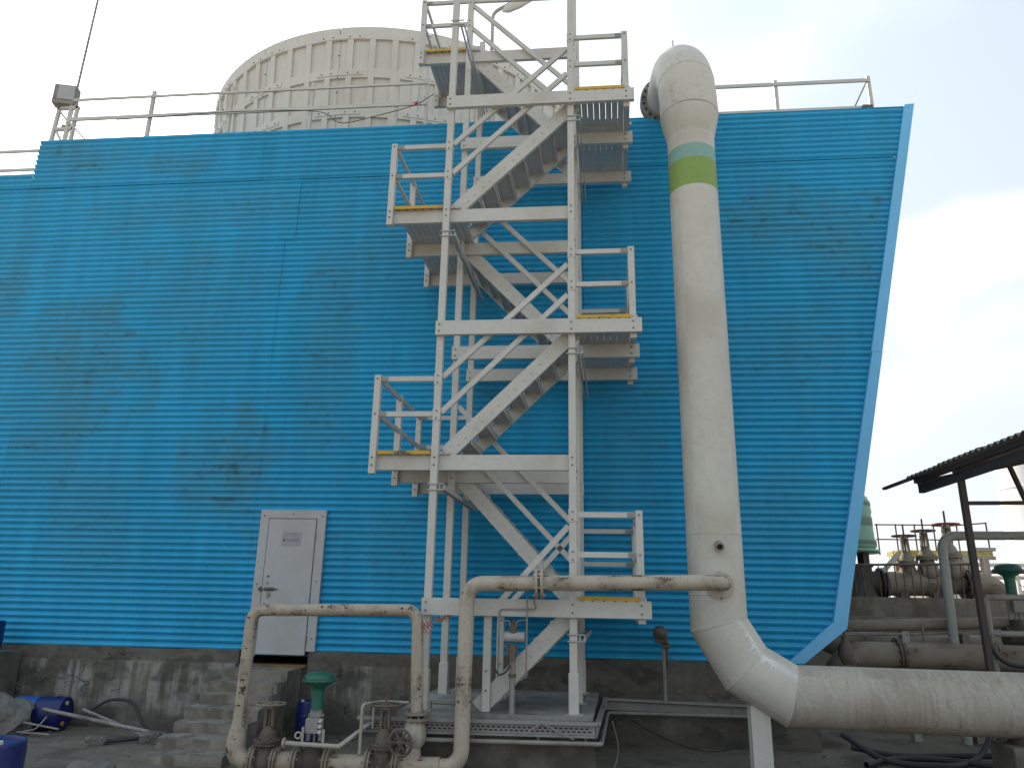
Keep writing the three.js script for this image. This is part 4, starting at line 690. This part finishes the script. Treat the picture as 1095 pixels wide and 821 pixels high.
{ // pebbles and debris
  const gs = []; for (let k = 0; k < 420; k++) { const x = rr(-9, 7), z = rr(0.25, 5), s = rr(0.006, 0.028) * (rnd() < 0.08 ? 2 : 1); gs.push(new THREE.IcosahedronGeometry(s, 0).scale(1, 0.7, 1).rotateY(rnd() * 6).translate(x, s * 0.4, z)); }
  const m = part('gravel', gs, M.rock, scene); m.userData.kind = 'stuff'; tag(m, 'loose pebbles and grit scattered over the yard', 'gravel');
}
for (const [i, pts] of [[0, [V(3.3, 0.04, 1.0), V(3.8, 0.04, 0.55), V(4.4, 0.04, 0.5), V(4.9, 0.05, 0.9), V(5.3, 0.06, 0.6)]], [1, [V(3.2, 0.3, 0.5), V(3.6, 0.06, 0.7), V(4.2, 0.04, 0.9), V(4.8, 0.08, 0.5), V(5.2, 0.4, 0.2)]], [2, [V(3.4, 0.1, 0.2), V(3.9, 0.04, 0.3), V(4.6, 0.04, 0.2), V(5.5, 0.1, 0.4)]]]) scrap('black_hose', ['black hose lying nearest below the big horizontal pipe', 'black hose looping upward behind the big horizontal pipe', 'black hose farthest back under the big horizontal pipe'][i], curve(pts, 0.035, 50, 8), M.cable, 'hose');
scrap('sagging_cable', 'thin dark cable sagging along the plinth right of the slab', curve([V(0.5, 0.42, 0.3), V(0.9, 0.2, 0.32), V(1.5, 0.04, 0.5), V(2.1, 0.12, 0.4), V(2.6, 0.25, 0.3)], 0.01, 50, 6), M.cable, 'cable');
scrap('sagging_cable', 'thin loop of cable hanging from the tray corner', curve([V(0.33, 0.42, 1.0), V(0.38, 0.2, 1.3), V(0.3, 0.05, 1.9), V(0.22, 0.02, 2.2)], 0.009, 30, 6), M.steel, 'cable');
// ------------------------------------------------------------------ shed on the right
{
  const t = thing('lean_to_shed', 'dark steel lean-to with corrugated roof at the right edge', 'shed', [5.2, 0, 0.3]), w = (n, g, m = M.darksteel) => wpart(n, g, m, t);
  w('post', bar(V(5.2, 0, 0.3), V(5.2, 3.54, 0.3), 0.075, 0.075)); w('post', bar(V(5.2, 0, 4.2), V(5.2, 3.54, 4.2), 0.1, 0.1)); w('post', bar(V(8.4, 0, 0.3), V(8.4, 4.2, 0.3), 0.1, 0.1));
  w('eave_beam', channel(V(5.2, 3.59, -0.95), V(5.2, 3.59, 4.6), 0.11, 0.08, 1)); w('eave_purlin', bar(V(5.12, 3.71, -0.9), V(5.12, 3.71, 4.6), 0.07, 0.07));
  w('tie_bar', bar(V(5.25, 3.22, 0.3), V(8.4, 3.26, 0.3), 0.05, 0.05)); w('hanger', bar(V(6.0, 3.24, 0.3), V(5.86, 3.75, 0.3), 0.05, 0.05));
  for (const z of [-0.8, 0.32, 2.4, 4.3]) w('rafter', bar(V(5.1, 3.66, z), V(8.6, 4.42, z), 0.08, 0.06));
  w('outer_purlin', bar(V(5.06, 3.76, -2.0), V(5.1, 3.77, -0.7), 0.04, 0.06), M.roofsheet);
  // corrugated roof sheets: waves run up the slope
  const sheet = (z0, z1, lift) => { const n = Math.round((z1 - z0) / 0.015), pos = [], idx = []; for (let i = 0; i <= n; i++) { const z = mix(z0, z1, i / n), c = 0.022 * Math.cos(2 * Math.PI * z / 0.15) + lift; pos.push(5.0, 3.77 + c, z, 8.7, 4.57 + c, z, 5.0, 3.763 + c, z, 8.7, 4.563 + c, z); } for (let i = 0; i < n; i++) { const a = i * 4, b = a + 4; idx.push(a, b, a + 1, b, b + 1, a + 1, a + 2, a + 3, b + 2, b + 2, a + 3, b + 3, a, a + 2, b, b, a + 2, b + 2); } const g = new THREE.BufferGeometry(); g.setAttribute('position', new THREE.Float32BufferAttribute(pos, 3)); g.setIndex(idx); const q = g.toNonIndexed(); q.computeVertexNormals(); w('roof_sheet', toCreasedNormals(q, 0.7), M.roofsheet); };
  sheet(-0.95, 0.12, 0); sheet(0.04, 1.2, 0.012); sheet(1.1, 2.6, 0); sheet(2.5, 4.7, 0.012);
}
// ------------------------------------------------------------------ pipes, rail and valve behind the big pipe
{
  const t = thing('grey_pipe', 'pale grey green pipe rising and bending right behind the shed post', 'pipe', [5.4, 0, -1]);
  wpart('pipe_run', sweep(roundPath([V(5.37, 0, -1), V(5.41, 2.9, -1), V(12, 2.95, -1)], 0.22, 10), 0.066, 18), M.greypipe, t); wpart('base_flange', flangePair(V(5.38, 1.0, -1), UP, 0.12, 8), M.greypipe, t);
  const l = thing('long_pipe', 'long dusty horizontal pipe crossing behind the slanted tower edge', 'pipe', [5, 1.5, -1.1]);
  wpart('pipe_run', rod(V(2.9, 1.515, -1.15), V(10, 1.8, -1.15), 0.085, 0.085, 20), M.dusty, l); wpart('thin_line', rod(V(2.9, 1.40, -1.1), V(10, 1.64, -1.1), 0.022, 0.022, 8), M.steel, l);
  for (const x of [4.75, 5.6, 6.6]) wpart('pipe_support', bar(V(x, 0, -1.15), V(x, 1.5, -1.15), 0.14, 0.1), x === 5.6 ? M.dusty : M.greypipe, l);
  for (const x of [4.98, 5.85]) { wpart('drip_leg', [rod(V(x, 1.05, -1.02), V(x, 1.62, -1.02), 0.02, 0.02, 8), rod(V(x, 1.25, -1.02), V(x, 1.33, -1.02), 0.04, 0.04, 10)], M.dusty, l); }
  const d = thing('low_pipe', 'dark low pipe lying just behind the big horizontal pipe', 'pipe', [5, 1.15, -0.6]);
  wpart('pipe_run', sweep(roundPath([V(3.55, 0.3, -0.8), V(3.6, 1.18, -0.8), V(10, 1.16, -0.6)], 0.5, 8), 0.18, 22), M.dusty, d); wpart('flange', flangePair(V(4.5, 1.178, -0.77), V(1, 0, 0.03), 0.235, 10), M.rusty, d);
  const e = thing('low_pipe', 'pale thick low pipe behind the dark low pipe', 'pipe', [5.5, 1.2, -2.4]);
  wpart('pipe_run', sweep([V(3.9, 1.25, -2.4), V(4.1, 1.25, -2.4), V(12, 1.2, -2.2)], [0.1, 0.2, 0.2], 24), M.dusty, e); wpart('saddle', span(6, 6.5, 0, 1.05, -2.6, -2.2), M.conc, e);
  const v = thing('rusty_valve', 'small rusty valve low beside the slanted tower corner', 'valve', [3.55, 1.1, -0.2]);
  wpart('valve_body', lathe([[0.05, -0.15], [0.1, -0.05], [0.1, 0.08], [0.05, 0.14], [0.04, 0.22]], 3.6, 1.22, -0.25, 14), M.rusty, v); wpart('valve_stem', rod(V(3.6, 1.4, -0.25), V(3.6, 1.6, -0.25), 0.015, 0.015, 8), M.rusty, v); HW(V(3.6, 1.52, -0.25), 0.1, M.rusty, v);
}
{
  const t = thing('guard_rail', 'thick brown pipe guard rail beside the shed post', 'railing', [5.43, 0, 0]);
  wpart('post', rod(V(5.42, 0, 0), V(5.42, 1.99, 0), 0.04, 0.04, 14), M.steel, t); wpart('rail', rod(V(5.42, 1.985, 0), V(10, 2.07, 0), 0.04, 0.04, 14), M.steel, t); wpart('rail', rod(V(5.3, 1.52, 0), V(10, 1.54, 0), 0.04, 0.04, 14), M.steel, t);
  wpart('cable', curve([V(5.3, 1.9, 0.05), V(5.32, 1.5, 0.07), V(5.45, 1.2, 0.1), V(5.7, 1.12, 0.12), V(6.2, 1.22, 0.1), V(7.5, 1.2, 0.1)], 0.028, 40, 8), M.cable, t);
  wpart('cable_clamp', ring(V(5.47, 1.35, 0.06), V(1, 0, 0.4), 0.05, 0.015, 14), M.steel, t);
}
controlValve('dark green mushroom topped control valve by the right edge', 6.3, 1.45, -1.0, 1.24, [M.green, M.darksteel]);
// ------------------------------------------------------------------ pump platform beyond
{
  const p = thing('pump_platform', 'brown concrete pump platform beyond the tower corner', 'platform', [7, 0, -8]);
  wpart('platform_block', span(4.2, 9.4, -0.05, 2.06, -11, -6.1), M.concBrown, p); wpart('platform_ledge', span(3.9, 11, -0.05, 1.66, -6.3, -5.5), M.concBrown, p);
  const r = thing('platform_railing', 'thin brown bar railing along the pump platform', 'railing', [7, 2.06, -6.2]);
  wpart('top_rail', rod(V(5.3, 2.72, -6.2), V(8.45, 2.78, -6.2), 0.025, 0.025, 8), M.rusty, r);
  for (let x = 5.35; x < 8.5; x += 0.17) wpart('baluster', rod(V(x, 2.06, -6.2), V(x, 2.73 + (x - 5.3) * 0.018, -6.2), 0.012, 0.012, 6), M.rusty, r);
  const m = thing('pump_motor', 'pale green vertical pump motor half hidden by the tower edge', 'motor', [6.1, 2.06, -7]), w = (n, g, mt) => wpart(n, g, mt, m);
  w('motor_body', lathe([[0.5, 3.12], [0.56, 3.16], [0.56, 3.3], [0.53, 3.34], [0.51, 3.9], [0.53, 3.94], [0.5, 4.2], [0.46, 4.3], [0.4, 4.34]], 6.1, 0, -7, 36), M.motor);
  w('motor_cap', lathe([[0.42, 4.33], [0.36, 4.36], [0.3, 4.55], [0.2, 4.72], [0, 4.76]], 6.1, 0, -7, 30), M.motor);
  w('motor_flange', lathe([[0.3, 3.02], [0.6, 3.02], [0.6, 3.1], [0.48, 3.13]], 6.1, 0, -7, 36), M.motor);
  for (const [y, h, r] of [[3.2, 0.1, 0.562], [3.62, 0.2, 0.524], [4.08, 0.1, 0.522]]) w('air_grille', lathe([[r - 0.03, y], [r, y + 0.004], [r, y + h - 0.004], [r - 0.03, y + h]], 6.1, 0, -7, 36), M.motorDark);
  w('pump_head', [lathe([[0.5, 2.06], [0.42, 2.2], [0.4, 2.7], [0.45, 2.75], [0.3, 2.76]], 6.1, 0, -7, 28)], M.darksteel);
  for (let k = 0; k < 4; k++) { const a = k * Math.PI / 2 + 0.6; w('pedestal_leg', box(0.2, 0.32, 0.05).translate(0, 0, 0.36).rotateY(a).translate(6.1, 2.88, -7), M.darksteel); }
  w('terminal_lug', rbox(0.1, 0.06, 0.06, 6.66, 3.06, -6.9, 0.01), M.motorDark);
  const d = thing('discharge_pipe', 'thick dusty flanged pump discharge pipe behind the bar railing', 'pipe', [7.6, 2.37, -7]);
  wpart('dark_spool', rod(V(6.3, 2.37, -7), V(6.68, 2.37, -7), 0.27, 0.27, 28), M.darksteel, d); wpart('pipe_run', rod(V(6.72, 2.37, -7), V(8.0, 2.38, -7), 0.265, 0.265, 28), M.dusty, d); wpart('valve_spool', rod(V(8.0, 2.38, -7), V(8.5, 2.38, -7), 0.22, 0.22, 24), M.rusty, d);
  wpart('pipe_run', sweep(roundPath([V(8.5, 2.38, -7), V(9.2, 2.38, -7), V(9.4, 0.3, -7)], 0.5, 8), 0.265, 26), M.dusty, d);
  for (const x of [6.7, 8.0, 8.5]) wpart('flange', flangePair(V(x, 2.375, -7), V(1, 0, 0), 0.34, 14, 0.04, 0.03), M.darksteel, d);
  wpart('saddle', [span(7.0, 7.2, 2.06, 2.2, -7.2, -6.8), span(7.7, 7.9, 2.06, 2.2, -7.2, -6.8)], M.conc, d);
  const pl = tag(part('leaning_plank', bar(V(6.62, 2.62, -6.6), V(7.0, 3.02, -6.6), 0.02, 0.12, V(0.6, 0, 1)), M.frp, scene), 'pale plank leaning beside the pump motor', 'plank');
}
gateValve('leftmost gate valve with stem raised above the discharge pipe', 7.31, 2.53, -7, 1.5, 'gate valves by the walkway', [M.dusty, M.rusty]);
gateValve('middle gate valve with stem raised above the discharge pipe', 7.70, 2.64, -6.9, 1.5, 'gate valves by the walkway', [M.dusty, M.rusty]);
gateValve('rightmost and tallest gate valve with reddish handwheel', 8.23, 2.66, -6.95, 1.72, 'gate valves by the walkway', [M.dusty, M.redbrown]);
{
  const t = thing('access_walkway', 'yellow raised walkway with thin railing behind the gate valves', 'walkway', [8.6, 0, -8.2]), w = (n, g, m) => wpart(n, g, m, t);
  w('deck', span(7.5, 9.65, 3.06, 3.18, -8.6, -7.9), M.yellowrail); w('edge_beam', [span(7.4, 9.7, 2.98, 3.06, -7.98, -7.9), span(9.2, 9.72, 3.18, 3.26, -8.0, -7.88)], M.pipedirty);
  for (const [x, z] of [[9.0, -7.95], [9.45, -7.95], [8.55, -7.95], [9.45, -8.55], [7.7, -8.55]]) w('column', bar(V(x, 0, z), V(x, 3.02, z), 0.15, 0.15), M.pipedirty);
  for (const y of [3.48, 3.84]) { w('rail', rod(V(7.25, y, -8.5), V(9.2, y, -8.5), 0.018, 0.018, 6), M.rusty); w('rail', rod(V(9.2, y, -8.5), V(9.62, y, -7.95), 0.018, 0.018, 6), M.rusty); }
  for (const [x, z] of [[7.3, -8.5], [7.75, -8.5], [8.2, -8.5], [8.65, -8.5], [9.2, -8.5], [9.62, -7.95]]) w('rail_post', rod(V(x, 3.1, z), V(x, 3.86, z), 0.018, 0.018, 6), M.rusty);
}
{
  const t = thing('white_tank', 'tall pale column far behind the shed', 'tank', [24.2, 0, -30]);
  wpart('shell', rod(V(24.6, 0, -30), V(24.6, 10.3, -30), 2.6, 2.6, 48), M.tank, t); for (const y of [4, 8]) wpart('hoop', ring(V(24.6, y, -30), UP, 2.6, 0.04, 48), M.tank, t);
  const r = thing('pipe_rack', 'distant red brown pipe rack at the right edge', 'pipe rack', [15, 0, -18]);
  for (const [y, m] of [[3.15, M.redbrown], [2.95, M.pipedirty], [3.4, M.frp]]) wpart('rack_pipe', rod(V(12.4, y, -18), V(30, y + 0.2, -18), 0.07, 0.07, 10), m, r);
  for (const x of [13, 15.5, 18, 20.5]) wpart('rack_post', bar(V(x, 0, -18), V(x, 3.1, -18), 0.12, 0.12), M.frp, r);
  const b = thing('white_shed', 'small white building far off at the right edge', 'building', [15.5, 0, -22]);
  wpart('wall', span(14.6, 22, 0, 2.5, -26, -22), M.tank, b); wpart('roof', span(14.4, 22.2, 2.5, 2.65, -26.2, -21.8), M.galv, b); wpart('window', span(16, 17, 1.2, 2, -22.02, -21.98), M.black, b); wpart('door', span(18, 18.9, 0, 2, -22.03, -21.98), M.steel, b);
}
renderer.render(scene, camera);
